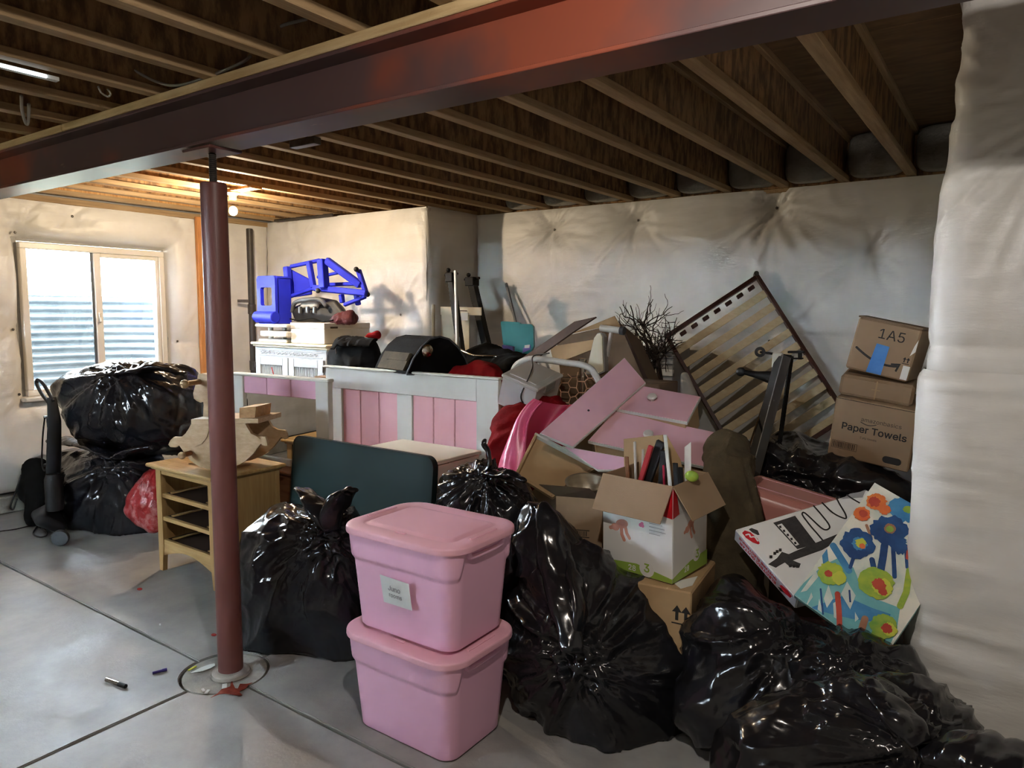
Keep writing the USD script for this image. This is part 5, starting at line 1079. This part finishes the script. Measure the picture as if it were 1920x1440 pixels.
# things standing in it
ib = lambda x, y, o: PN(x, y, nb.P(0, o, 1), -nb.R[:, 1])
def stick(name, label, cat_, a, b, o, w, t, m, o2=None):
    A, B = ib(*a, o), ib(*b, o if o2 is None else o2); return single(name, bar(B, A, w, t, tuple(-nb.R[:, 1])), m, label, cat_)
stick('picture_frame', 'red picture frame edge slanting in the printed carton', 'frame', (1221, 836), (1194, 925), .1, .022, .014, 'red_print2')
stick('picture_frame', 'thick black slanting frame in the printed carton, right of the red one', 'frame', (1240, 828), (1206, 925), .35, .040, .016, 'black_plastic')
stick('picture_frame', 'black upright frame in the printed carton behind the white board edge', 'frame', (1246, 845), (1240, 925), .15, .034, .014, 'black_plastic')
stick('white_rod', 'shiny white rod standing at the left of the printed carton', 'rod', (1190, 828), (1193, 925), .2, .010, .010, 'white_plastic')
stick('white_rod', 'short white rod beside the red frame in the printed carton', 'rod', (1206, 842), (1203, 925), .5, .010, .010, 'white_plastic')
stick('foam_board', 'scuffed white board edge standing in the middle of the printed carton', 'board', (1247, 815), (1258, 925), -.3, .016, .006, 'paper')
stick('wood_strip', 'reddish wooden strip at the left rim inside the printed carton', 'board', (1175, 856), (1179, 925), -.2, .018, .008, 'brown_wood')
stick('black_board', 'black board standing at the right of the printed carton', 'board', (1266, 868), (1270, 930), .2, .022, .010, 'black_plastic')
stick('black_board', 'shorter black board at the right of the printed carton beside the ruler', 'board', (1276, 876), (1278, 930), .1, .018, .010, 'black_plastic')
stick('crimson_book', 'thin crimson spine between black frames in the printed carton', 'book', (1244, 872), (1246, 925), -.05, .008, .010, 'crimson')
rl = Pl(nb.P(0, .2, 1), -nb.R[:, 1]+nb.R[:, 0]*.4); single('white_ruler', rl.shape([(1283.5, 838), (1296, 828), (1296, 925), (1283.5, 925)], .003), 'white_print', 'flat white ruler standing at the right end of the printed carton', 'ruler')
single('green_cup', ball(ib(1297, 893, -.1), .028, 2, (1, .7, .8)), 'cv_green', 'green rounded plastic piece at the right end of the printed carton', 'cup', smooth=True)
# plain carton below
z1 = nz0-.004
p1, p2, p3 = PZ(1297, 1112, z1), PZ(1362, 1026, z1), PZ(1165, 1086, z1); p4 = p2+p3-p1
cc = [[[p3*[1, 1, 0]+[0, 0, .004], p3], [p4*[1, 1, 0]+[0, 0, .004], p4]], [[p1*[1, 1, 0]+[0, 0, .004], p1], [p2*[1, 1, 0]+[0, 0, .004], p2]]]
lc = Thing('plain_carton', 'plain brown carton with two up arrows, under the printed carton', 'box', mid3(p1, p2, p3, p4)*[1, 1, 0])
lc.part('body', hexa(cc, .006), 'cardboard_tan')
u1, n1_ = unit(p1-p3), unit(np.cross(unit(p1-p3), [0, 0, 1.]))
lc.part('arrows', ext(unary_union([arrow_up(-.055, -.12, .06), arrow_up(-.02, -.12, .06), sbox(-.075, -.135, 0, -.130)]), .0008, p1, u1, (0, 0, 1), n1_, .0004), 'ink')
lb1 = [PZ(x, y, z1) for x, y in ((1262, 1092), (1308, 1081), (1298, 1098), (1276, 1104))]; lc.part('shipping_label', quad(*lb1, np.array([0, 0, 1.]), -.0012, .0003), 'white_print', label='white shipping label')
# small carton with steel bowl
sb = Box([-1.625, 2.93, .39], [0, 0, .344], [.215, .31, .775])
sc = Thing('bowl_carton', 'brown carton with a steel bowl in its open top, left of the printed carton', 'box', sb.P(0, 0, -1))
for pnl in sb.panels(.005): sc.part('wall', pnl, 'cardboard')
sc.part('inner_shelf', bx(sb.P(0, 0, .62), sb.d*[.95, .95, .02], .002, sb.R), 'cardboard_dark')
sc.part('print', sb.decal(unary_union([sbox(-.10, -dz*0+.20, .05, .205), sbox(-.10, .232, .05, .237), barcode(-.10, .208, .14, .022, 4)])), 'ink_soft')
a, b = sb.P(-1, -1, 1), sb.P(1, -1, 1); sc.part('flap', quad(a, b, b+[-.02, -.09, .065], a+[-.05, -.07, .06], np.array([0, -.5, 1]), .005, .001), 'cardboard_dark')
bc = PY(1100, 912, 2.93); single('steel_bowl', lathe([(0, -.07), (.05, -.07), (.088, -.02), (.098, .03), (.104, .032), (.104, .036), (.095, .034), (.084, -.018), (.048, -.064), (0, -.064)], 40, bc-[0, 0, .01], align((.10, -.16, 1))), 'stainless', 'shiny stainless steel bowl in the small brown carton', 'bowl', smooth=40)

# --- khaki sack, suitcase, rail
q = lambda x, y, o=0: PY(x, y, 3.06+o)
soft('khaki_sack', 'dark khaki sack standing right of the printed carton', 'sack', [(q(1364, 856, .15), .075), (q(1366, 900, .05), .08), (q(1370, 960, .05), .085), (q(1372, 1040, .04), .09), (q(1372, 1200, .05), .10), (q(1366, 1280, .05), .10)], 'khaki', seed=31, amp=1.7, zmin=.003, K=q(1360, 780))
scs = Box(PY(1520, 1010, 3.42), [.05, .20, .10], [.66, .30, .38]); sgs = []
for a in (-1, 1):
    for b in (-1, 1):
        for c in (-1, 1): sgs.append((scs.c+scs.R @ (np.array([a, b, c])*(scs.d/2-.05)), .05))
su = Thing('pink_suitcase', 'dusty pink hard suitcase lying between the black bag and the guitar carton', 'suitcase', scs.P(0, 0, -1))
su.part('shell', remesh(hull_of(sgs), .03, 0), 'pink_case', smooth=35)
for k in (-.5, .5): su.part('groove', bx(scs.P(0, k, 1.0), (.56, .006, .006), .002, scs.R), 'pink_panel')
su.part('side_handle', tube(spline([scs.P(-1.0, -.3, .2), scs.P(-1.05, -.2, .2), scs.P(-1.05, .2, .2), scs.P(-1.0, .3, .2)], 5), .010, 8), 'black_plastic')
single('suitcase_carton', lo_hi(-.86, -.36, 3.32, 3.66, 0, .40, .006), 'cardboard_dark', 'dark carton buried under the pink suitcase', 'box')
A, B = PY(1474, 668, 3.90), PY(1389, 985, 3.62); D = A+(B-A)*(A[2]-.01)/(A[2]-B[2])
rl_ = Thing('metal_bed_bar', 'dark grey metal bed rail leaning upright with white end pieces and an arm', 'rail', D*[1, 1, 0])
rl_.part('rail', bar(D, A, .060, .018, (1, -.6, 0)), 'dark_steel'); rl_.part('flange', bar(D+[-.03, -.012, 0], A+[-.03, -.012, 0], .012, .05, (1, -.6, 0)), 'black_steel')
q = lambda x, y, o=0: PY(x, y, 3.90+o)
rl_.part('top_block', bx(q(1458, 676), (.05, .035, .085), .006), 'white_plastic', label='white end block'); rl_.part('arm', tube([q(1446, 708), q(1420, 703), q(1396, 698), q(1388, 697)], (.035, .020, .013, .013), 12), 'black_steel', smooth=40); rl_.part('arm_wheel', ball(q(1389, 697), .025, 2), 'black_plastic', smooth=True)
q2_ = lambda x, y: PY(x, y, 3.60); rl_.part('lower_strip', bar(q2_(1381, 911), q2_(1398, 858), .030, .012, (1, -.6, 0)), 'white_plastic', label='white lower end strip')
rl_.part('rod', cyl(q2_(1398, 858), q(1436, 745), .006, 8), 'chrome')
A, B = PY(1484, 668, 4.0), PY(1466, 800, 4.0); D = PY(1461, 836, 4.0)
r2_ = Thing('metal_upright', 'thin black perforated metal leg right of the grey bed rail', 'leg', D*[1, 1, 0]); r2_.part('angle_bar', bar(D, A, .026, .012, (1, -.6, 0)), 'black_steel'); r2_.part('bracket', cat(bar(PY(1478, 660, 4.0), PY(1508, 660, 4.0), .03, .012), bar(PY(1478, 672, 3.98), PY(1506, 672, 3.98), .02, .008), bar(PY(1500, 658, 4.0), PY(1500, 674, 4.0), .01, .02)), 'black_steel')
q = PY(1425, 660, 3.98); r2_.part('caster', lathe([(.012, -.012), (.028, -.010), (.028, .010), (.012, .012), (.012, -.012)], 20, q, align((.3, -1, 0))), 'black_plastic', smooth=40); r2_.part('caster_stem', bar(q, PY(1484, 668, 4.0), .012, .012), 'black_steel')

# --- slatted bed base leaning on the back wall
Tq, Lq, Rq = PY(1420, 519, 5.37), PY(1250, 631, 4.98), PY(1563, 743, 5.33); bp_ = Pl(Tq, np.cross(Lq-Tq, Rq-Tq)*(1 if np.cross(Lq-Tq, Rq-Tq)[1] < 0 else -1)); Bq_ = Lq+Rq-Tq
ext_ = 1.0
bd = Thing('slatted_bed_base', 'slatted wooden bed base with thin dark red rails leaning on the back wall', 'bed base', mid3(Lq, Rq)*[1, 1, 0])
ul, ud = unit(Lq-Tq), unit(Rq-Tq); W_, D_ = np.linalg.norm(Lq-Tq), np.linalg.norm(Rq-Tq)*1.16
for a, b in ((Tq-ud*.02, Tq+ud*D_), (Lq-ud*.02, Lq+ud*D_)): bd.part('side_rail', bar(a, b, .026, .045, tuple(bp_.n)), 'mahogany')
for a, b in ((Tq, Lq), (Tq+ud*D_, Lq+ud*D_)): bd.part('end_rail', bar(a, b, .03, .04, tuple(bp_.n)), 'mahogany')
for k in range(10):
    f = .115+k*.095; a = Tq+ud*D_*f; off = -bp_.n*.006
    bd.part('slat', bar(a+ul*.01+off, a+ul*(W_-.01)+off, .055, .012, tuple(bp_.n)), 'plank')
for k in range(7): a = Tq+ul*W_*(.10+.125*k)+ud*.045; bd.part('spring_clip', bx(a-bp_.n*.01, (.05, .03, .02), .004, np.stack([ul, ud, bp_.n], 1)), 'mahogany')
bd.part('corner_bolt', cyl(Tq-bp_.n*.02-ud*.02, Tq+bp_.n*.03-ud*.02, .018, 12), 'steel')

# --- branches
rng = np.random.default_rng(21); tw = []
def twig(p, d, L_, r, lev):
    pts = [p]; n = 6; d = unit(d)
    for i in range(n):
        d = unit(d+rng.normal(0, .24, 3)+[0, 0, .06]); pts.append(pts[-1]+d*L_/n)
    tw.append(tube(spline(pts, 3), np.linspace(r, r*.45, (len(pts)-1)*3+1), 5))
    if lev > 0:
        for k in range(5 if lev == 2 else 3):
            i = rng.integers(1, n); twig(pts[i], unit(d*.5+rng.normal(0, .75, 3)+[0, 0, .25]), L_*rng.uniform(.45, .75), r*.55, lev-1)
b0 = PY(1243, 790, 4.92); tk = PY(1228, 650, 4.88)
tp_ = spline([b0*[1, 1, 0]+[0, 0, .01], b0, (b0+tk)/2+[.015, 0, 0], tk], 6); tw.append(tube(tp_, .020, 7))
for k in range(11): twig(tk+[0, 0, rng.uniform(-.2, .02)], unit([rng.normal(0, 1), rng.normal(-.2, .5), rng.uniform(.2, 1.2)]), rng.uniform(.22, .40), .009, 2)
single('twig_bunch', cat(*tw), 'twig', 'dark bare twisted branches standing left of the slatted bed base', 'branches')
q = lambda x, y, o=0: PY(x, y, 5.02+o)
cr = Thing('grey_crate', 'grey slatted crate behind the bare branches', 'crate', q(1240, 705)*[1, 1, 0])
x0, x1, zt_, zb_ = q(1196, 660)[0], q(1262, 660)[0], q(1240, 648)[2], q(1240, 704)[2]
cr.part('body', lo_hi(x0, x1, 5.03, 5.36, 0, zt_-.01, .006), 'grey_print')
for k in range(5): z = zt_-.03-k*.045; cr.part('slat', lo_hi(x0-.01, x1+.01, 5.005, 5.03, z-.016, z+.012, .004), 'grey_print')
cr.part('base_band', lo_hi(x0-.01, x1+.01, 5.0, 5.03, zb_, zb_+.05, .004), 'white_plastic')
q = lambda x, y: PN(x, y, bp_.p0+bp_.n*.01, bp_.n)
t = remesh(hull_of([(q(1284, 705), .03), (q(1290, 728), .045), (q(1296, 745), .05), (q(1288, 760), .05)]), .02, 4); single('white_shell', t, 'white_plastic', 'white rounded plastic piece at the left rail of the bed base', 'plastic piece', smooth=True)

# --- three stacked cartons on a bag at the right
pb_ = Box([-.539, 4.10, 1.039], [.125, .121, -.069], [.378, .36, .312]); F_ = lambda b_, x, z: b_.P(x, -1, z)
def word(b_, t, h, x, z, bold=False, m='ink', th=None, nm='lettering', rot=0):
    U, V = b_.R[:, 0], b_.R[:, 2]; c_, s_ = math.cos(rot), math.sin(rot); U2, V2 = U*c_+V*s_, V*c_-U*s_
    th.part(nm, text(t, h, b_.P(x, -1, z), U2, V2, -b_.R[:, 1], bold), m)
pt3 = Thing('paper_towel_carton', 'brown carton printed Paper Towels, the bottom of the stack of three', 'box', pb_.P(0, 0, -1))
pt3.part('body', pb_.solid(.006), 'cardboard'); word(pb_, 'Paper Towels', .034, -.76, -.02, True, th=pt3); word(pb_, 'amazonbasics', .020, -.30, .36, th=pt3, m='ink_soft'); word(pb_, '2 ply towels', .010, -.26, -.22, th=pt3, m='ink_soft')
w2, h2 = pb_.d[0]/2, pb_.d[2]/2
bc_ = sbox(-w2+.015, -h2+.045, -w2+.135, -h2+.085); pt3.part('barcode', pb_.decal(unary_union([bc_.difference(bc_.buffer(-.0018)), barcode(-w2+.022, -h2+.05, .105, .03)])), 'ink_soft')
pt3.part('badge', pb_.decal(rrect(w2-.12, w2-.035, -h2+.025, -h2+.060, .016)), 'ink'); pt3.part('smile', pb_.decal(LineString([(-.055+.07*k/8, .050-.010*math.sin(math.pi*k/8)) for k in range(9)]).buffer(.0022)), 'ink_soft')
pt3.part('seam', pb_.decal(sbox(-w2, h2-.006, w2, h2-.003)), 'ink_soft')
mb_ = Box([-.557, 4.12, 1.248], [.062, .136, .148-.08], [.335, .36, .105]); mt = Thing('taped_carton', 'small plain brown carton with a clear tape cross, middle of the stack of three', 'box', mb_.P(0, 0, -1))
mt.part('body', mb_.solid(.014), 'cardboard'); mt.part('tape', mb_.decal(unary_union([sbox(-.004, -.05, .004, .045), sbox(-.02, -.002, .02, .003)])), 'packing_tape')
tb_ = Box([-.516, 4.10, 1.434+.004], [-.013, .202, -.081], [.29, .30, .262]); tc = Thing('taped_top_carton', 'brown carton marked 1A5 with blue tape, on top of the stack of three', 'box', tb_.P(0, 0, -1)); w2, h2 = tb_.d[0]/2, tb_.d[2]/2
tc.part('body', tb_.solid(.008), 'cardboard'); word(tb_, '1A5', .048, -.28, .38, False, th=tc)
sm = LineString([(-.118+.20*t, -.005-.055*math.sin(math.pi*(.08+.62*t))-.018*t) for t in np.linspace(0, 1, 14)]).buffer(.0055); tip = Polygon([(.055, -.058), (.098, -.050), (.088, -.094), (.080, -.090), (.086, -.062), (.056, -.066)])
tc.part('smile', tb_.decal(unary_union([sm, tip])), 'ink'); tc.part('blue_tape', tb_.decal(Polygon([(-.045, -h2+.004), (.025, -h2+.004), (.028, .018), (-.032, .022)]), .0012, .0012), 'blue_tape', label='wide blue tape strip'); tc.part('arrows', tb_.decal(unary_union([arrow_up(.108, -.040, .026), arrow_up(.124, -.040, .026), sbox(.100, -.047, .132, -.044)])), 'ink')
tc.part('barcode_label', tb_.decal(sbox(w2-.035, -h2+.008, w2-.004, -.055)), 'white_print'); tc.part('torn_tape', tb_.decal(Polygon([(w2-.012, .045), (w2-.002, .08), (w2-.0005, .02), (w2-.02, -.005)]), .001, .0006), 'white_print'); tc.part('lid_flap', quad(tb_.P(-1, -1, 1.01), tb_.P(1, -1, 1.01), tb_.P(1, 0, 1.03), tb_.P(-1, 0, 1.03), tb_.R[:, 2], -.005, .001), 'cardboard_dark')
K = PY(1475, 905, 3.60)
bag('shiny black garbage bag under the stack of three cartons, above the pink suitcase', [[(1480, 870, 4.0, 62), (1560, 905, 3.95, 50), (1630, 915, 4.0, 40), (1680, 930, 4.0, 30), (1455, 900, 4.0, 32), (1490, 935, 3.97, 40), (1540, 1000, 3.98, 60), (1620, 1020, 4.05, 60), (1560, 1130, 4.15, 90), (1560, 1190, 4.15, 90)]], K, 105, cut=[(tuple(-pb_.R[:, 2]), float(-pb_.R[:, 2] @ (pb_.P(0, 0, -1)-pb_.R[:, 2]*.012)))], res=.015, amp=.9, pleat=1.6, reach=.34, m='bag')

# --- guitar carton and canvas, propped on the bags
gpl = Pl([-.50, 3.02, .80], (.22, -.62, .75)); gz = zz(1320, 860, 3.4285); gA, gB = (1378.3, 992.7), (1495, 1124); gC = (1626, 918); gD = (gB[0]+gC[0]-gA[0]+4, gB[1]+gC[1]-gA[1]+6)
gu = Thing('guitar_carton', 'white flat guitar carton with an amplifier picture, wedged under the painted canvas', 'box', gpl.pt(1500, 1060)-gpl.n*.08)
G4 = [gpl.pt(*p_) for p_ in (gA, gC, gD, gB)]; ud_ = unit(mid3(PN(1359.4, 1020.4, gpl.p0-gpl.n*.075, gpl.n)-G4[0], PN(1481.9, 1162, gpl.p0-gpl.n*.075, gpl.n)-G4[3])); thk = .075
gu.part('carton', hexa([[[G4[0]-gpl.n*thk, G4[0]], [G4[3]-gpl.n*thk, G4[3]]], [[G4[1]-gpl.n*thk, G4[1]], [G4[2]-gpl.n*thk, G4[2]]]], .004), 'white_print')
gs = lambda pts, h0=.0004, h=.0006: gpl.shape(gz(*pts), h, h0)
gu.part('amplifier_print', gs([(445, 413), (585, 368), (722, 548), (600, 582)]), 'amp_black'); gu.part('amplifier_panel', gs([(470, 428), (500, 418), (612, 552), (590, 562)], .0011), 'white_print')
for k in range(5): x, y = 487+k*24, 440+k*26; gu.part('knob_print', gs([(x-5, y-6), (x+8, y-8), (x+12, y+6), (x-1, y+8)], .0018), 'ink')
gu.part('guitar_print', gs([(413, 680), (462, 702), (480, 690), (520, 668), (545, 690), (612, 702), (622, 676), (570, 655), (760, 588), (840, 540), (880, 500), (860, 485), (600, 590), (545, 615), (500, 600), (470, 640)], .0008), 'amp_black')
for x, y in ((430, 632), (455, 610), (470, 598), (490, 588), (555, 690), (578, 692), (600, 694)): gu.part('tuner_print', gs([(x-9, y-9), (x+9, y-9), (x+9, y+9), (x-9, y+9)], .0012), 'ink')
gu.part('cord_print', gpl.line(gz((765, 528), (725, 480), (690, 440), (640, 375), (632, 352), (655, 355), (760, 450), (803, 450), (800, 420), (745, 350), (705, 305)), .006), 'ink'); gu.part('cord_print', gpl.line(gz((760, 285), (830, 350), (905, 385), (910, 360), (870, 290), (850, 250)), .006), 'ink'); gu.part('cord_print', gpl.line(gz((920, 235), (960, 262), (1000, 285)), .006), 'ink')
gu.part('grey_shade', gs([(1000, 215), (1040, 200), (1020, 250), (880, 260), (940, 225)], .0004), 'grey_print')
gu.part('logo', gs([(245, 478), (262, 462), (300, 475), (345, 515), (358, 545), (350, 552), (315, 540), (270, 510)], .0006), 'red_print'); gu.part('logo_cap', gs([(288, 455), (305, 447), (345, 462), (357, 490), (345, 492), (310, 475)], .001), 'amp_black'); gu.part('logo_stroke', gpl.line(gz((270, 492), (290, 488), (300, 505), (325, 505), (345, 530)), .006, .0006, .0018), 'white_print')
# spine
sA, sB = G4[0], G4[3]; sU = unit(sA-sB); sN = unit(np.cross(gpl.n, sU)); sN = sN if sN @ (sA-G4[1]) > 0 else -sN; sV = -gpl.n
spm = mid3(sA, sB)+sV*thk/2; Ls = np.linalg.norm(sA-sB); sup = np.cross(sN, sU)
gu.part('spine_print', ext(sbox(-Ls/2+.003, -thk/2+.003, Ls/2-.003, thk/2-.003), .0005, spm, sU, sup, sN, .0002), 'cool_print')
gu.part('lettering', text('ELECTRIC GUITAR', .017, spm-sU*Ls*.20+sup*.004, sU, sup, sN, True), 'red_print'); gu.part('lettering', text('GUITARE ÉLECTRIQUE', .0145, spm-sU*Ls*.20-sup*.022, sU, sup, sN, True), 'red_print')
cs_ = spm-sU*Ls*.33; gu.part('logo', ext(Polygon([(-.035, -.02), (-.01, -.028), (.02, -.018), (.03, .0), (.0, .012), (-.03, 0)]), .0006, cs_, sU, sup, sN, .0008), 'red_print'); gu.part('logo_cap', ext(Polygon([(.0, .008), (.02, .004), (.035, .018), (.02, .026)]), .0006, cs_, sU, sup, sN, .0012), 'amp_black')
cv = Pl([-.40, 2.75, .67], (.10, -.80, .60)); cA, cB, cC = (1640, 905), (1488, 1115), (1655, 1237); Pa, Pb, Pc = cv.pt(*cA), cv.pt(*cB), cv.pt(*cC); Pd = Pa+Pc-Pb
ct_ = Thing('painted_canvas', 'stretched canvas painted with blue, green and orange flowers, propped against the white pillar', 'painting', Pc)
cpoly = Polygon([((p_-cv.p0) @ cv.u, (p_-cv.p0) @ cv.v) for p_ in (Pa, Pb, Pc, Pd)]); ins = cpoly.buffer(-.001)
ct_.part('stretcher', cv.solid(cpoly, -.034, -.0005), 'cv_side', label='teal painted canvas sides'); ct_.part('painted_face', cv.solid(cpoly, .0006, -.0004), 'canvas_ground')
LV = [0]
def cvp(poly, m, nm='flower'):
    LV[0] += 1; g = poly.intersection(ins)
    if not g.is_empty and g.area > 1e-5: ct_.part(nm, cv.solid(g, .0003, .0002+LV[0]*.00012), m)
rngc = np.random.default_rng(9)
def fl_(x, y, r, m, sp=.3, n=34, sx=1.0):
    c0 = np.array(cv.to2([gz((x, y))[0]])[0]); e = np.array(cv.to2([gz((x+r, y))[0]])[0]); R_ = np.linalg.norm(e-c0)
    cvp(Polygon([(c0[0]+R_*sx*(1-sp*rngc.random())*math.cos(2*math.pi*k/n), c0[1]+R_*(1-sp*rngc.random())*math.sin(2*math.pi*k/n)) for k in range(n)]).buffer(.002), m)
def pg(pts, m, nm='wash'): cvp(cv.poly(gz(*pts)), m, nm)
def lnp(pts, w, m): cvp(LineString(cv.to2(gz(*pts))).buffer(w, quad_segs=3), m, 'stem')
pg([(560, 900), (640, 800), (760, 690), (860, 640), (960, 700), (1010, 820), (1100, 900), (1260, 960), (1240, 1100), (1150, 1300), (700, 1010)], 'cv_teal'); pg([(680, 960), (900, 880), (1080, 960), (1200, 1000), (1180, 1060), (950, 1030), (820, 1000)], 'cv_blue')
pg([(1100, 500), (1360, 420), (1360, 780), (1270, 860), (1180, 760), (1140, 650)], 'canvas_ground')
for a in (((800, 810), (830, 900), (790, 960), (770, 900)), ((920, 790), (975, 880), (940, 970), (880, 870)), ((740, 900), (770, 1000), (730, 970)), ((970, 985), (995, 1030), (970, 1050)), ((620, 860), (720, 720), (735, 760), (660, 850)), ((830, 930), (880, 900), (870, 1040), (835, 1020)), ((690, 860), (700, 890), (650, 960))): pg(list(a), 'canvas_ground')
for pts, w, m in ([[(770, 560), (785, 680)], .010, 'cv_blue'], [[(830, 560), (880, 640), (930, 720)], .012, 'cv_blue'], [[(1160, 560), (1150, 640), (1135, 720)], .012, 'cv_navy'], [[(1215, 560), (1225, 760)], .007, 'cv_navy'], [[(960, 640), (940, 700)], .006, 'cv_navy'], [[(1080, 650), (1095, 720)], .009, 'cv_navy'], [[(1295, 560), (1305, 700)], .005, 'cv_navy'], [[(1045, 430), (1075, 510)], .005, 'cv_brown'], [[(858, 870), (868, 980), (872, 1090)], .009, 'cv_red'], [[(1035, 1030), (1010, 1110), (1022, 1180)], .011, 'cv_brown'], [[(1320, 720), (1300, 860), (1260, 950)], .010, 'cv_green'], [[(1100, 1110), (1060, 1200)], .008, 'cv_green'], [[(750, 840), (765, 1000)], .003, 'cv_navy'], [[(935, 850), (940, 920)], .003, 'cv_navy'], [[(1320, 560), (1310, 640)], .007, 'cv_red']): lnp(pts, w, m)
fl_(1290, 320, 120, 'cv_blue', .35); fl_(1310, 330, 30, 'cv_green', .3); fl_(1190, 465, 132, 'cv_navy', .28); fl_(1250, 560, 70, 'cv_navy', .4); fl_(1195, 452, 38, 'cv_brown', .2); fl_(1195, 455, 22, 'cv_green', .2)
fl_(985, 550, 118, 'cv_navy', .25); fl_(1000, 548, 52, 'cv_blue', .3); fl_(1008, 545, 36, 'cv_yellow', .3); fl_(1018, 565, 18, 'cv_orange', .3)
fl_(1105, 280, 72, 'cv_orange', .3); fl_(1095, 280, 44, 'cv_red', .4); fl_(1160, 330, 42, 'cv_orange', .4); fl_(1015, 358, 56, 'cv_orange', .25); fl_(1025, 355, 28, 'cv_red', .3)
fl_(815, 740, 88, 'cv_green', .2); fl_(870, 770, 50, 'cv_yellow', .3); fl_(800, 742, 24, 'cv_red', .3); fl_(1105, 800, 122, 'cv_green', .18); fl_(1150, 830, 70, 'cv_yellow', .3); fl_(1125, 812, 46, 'cv_red', .35); fl_(1150, 860, 28, 'cv_red', .35)
fl_(1155, 1080, 92, 'cv_green', .2); fl_(1190, 1100, 50, 'cv_yellow', .3); fl_(1175, 1095, 36, 'cv_red', .35); fl_(1120, 1200, 26, 'cv_red', .5)

# --- upright vacuum and clutter by the window
q = lambda x, y, o=0: PY(x, y, 2.72+o)
vb = PZ(95, 985, .05); vt = PX(92, 745, vb[0]-.05)
VY = vb[1]
v_ = lambda x, y, o=0: PY(x, y, VY+o)
va = Thing('upright_vacuum', 'black upright vacuum cleaner with a loop handle, left of the window bags', 'vacuum cleaner', vb*[1, 1, 0])
va.part('spine', tube([v_(98, 940), v_(101, 860), v_(102, 790), v_(97, 745)], (.05, .05, .045, .03), 12, .5), 'black_plastic', smooth=True)
va.part('loop_handle', tube(spline([v_(100, 752), v_(92, 738), v_(80, 718), v_(71, 712), v_(69, 720), v_(78, 738), v_(92, 756)], 7), .012, 8), 'black_plastic', smooth=True)
va.part('dust_cup', lathe([(0, 0), (.055, 0), (.058, .02), (.058, .22), (.045, .26), (0, .26)], 24, v_(102, 930, -.02)-[0, 0, .1]), 'black_plastic', smooth=40)
va.part('head', remesh(hull_of([(v_(80, 975, -.1), .05), (v_(110, 985, .0), .05), (v_(92, 960, -.02), .06), (v_(70, 965, -.02), .04)]).trim_by_plane((0, 0, 1), .004), .025, 4), 'black_plastic', smooth=True)
va.part('wheel', lathe([(.0, -.018), (.05, -.018), (.055, -.008), (.055, .008), (.05, .018), (0, .018)], 24, v_(112, 990, -.1)*[1, 1, 0]+[0, 0, .058], align((.8, -.6, 0))), 'grey_plastic', smooth=40)
va.part('cord_hook', cat(bar(v_(84, 782, .02), v_(98, 784, .02), .02, .02), bar(v_(84, 872, .02), v_(98, 872, .02), .02, .02)), 'black_plastic'); va.part('cord', tube(spline([v_(84, 782), v_(80, 820), v_(79, 870), v_(86, 880), v_(92, 830), v_(88, 784)], 6), .006, 6), 'cable_black')
soft('black_rucksack', 'black cloth bag on the floor against the left wall behind the vacuum', 'bag', [(v_(66, 880, .10), .08), (v_(80, 930, .08), .09), (v_(62, 915, .08), .07), (v_(78, 960, .06), .09)], 'black_fabric', seed=41, amp=.8, zmin=.003)
cable('floor_cord', 'thin black cord trailing on the floor left of the vacuum', [PZ(0, 996, .005), PZ(30, 992, .005), PZ(62, 985, .005), PZ(75, 990, .005)], .004, 'cable_black')
cable('floor_cord', 'black looped cord on the floor in front of the vacuum head', [PZ(70, 985, .006), PZ(62, 1000, .006), PZ(75, 1007, .006), PZ(88, 1003, .006), PZ(84, 992, .006), PZ(72, 986, .012)], .005, 'cable_black')
cable('wall_cord', 'thin black strap hanging to the floor at the far left curb', [PX(40, 890, XW+.12), PX(30, 920, XW+.12), PX(20, 948, XW+.12), PX(25, 955, XW+.13), PX(32, 935, XW+.14)], .006, 'cable_black')
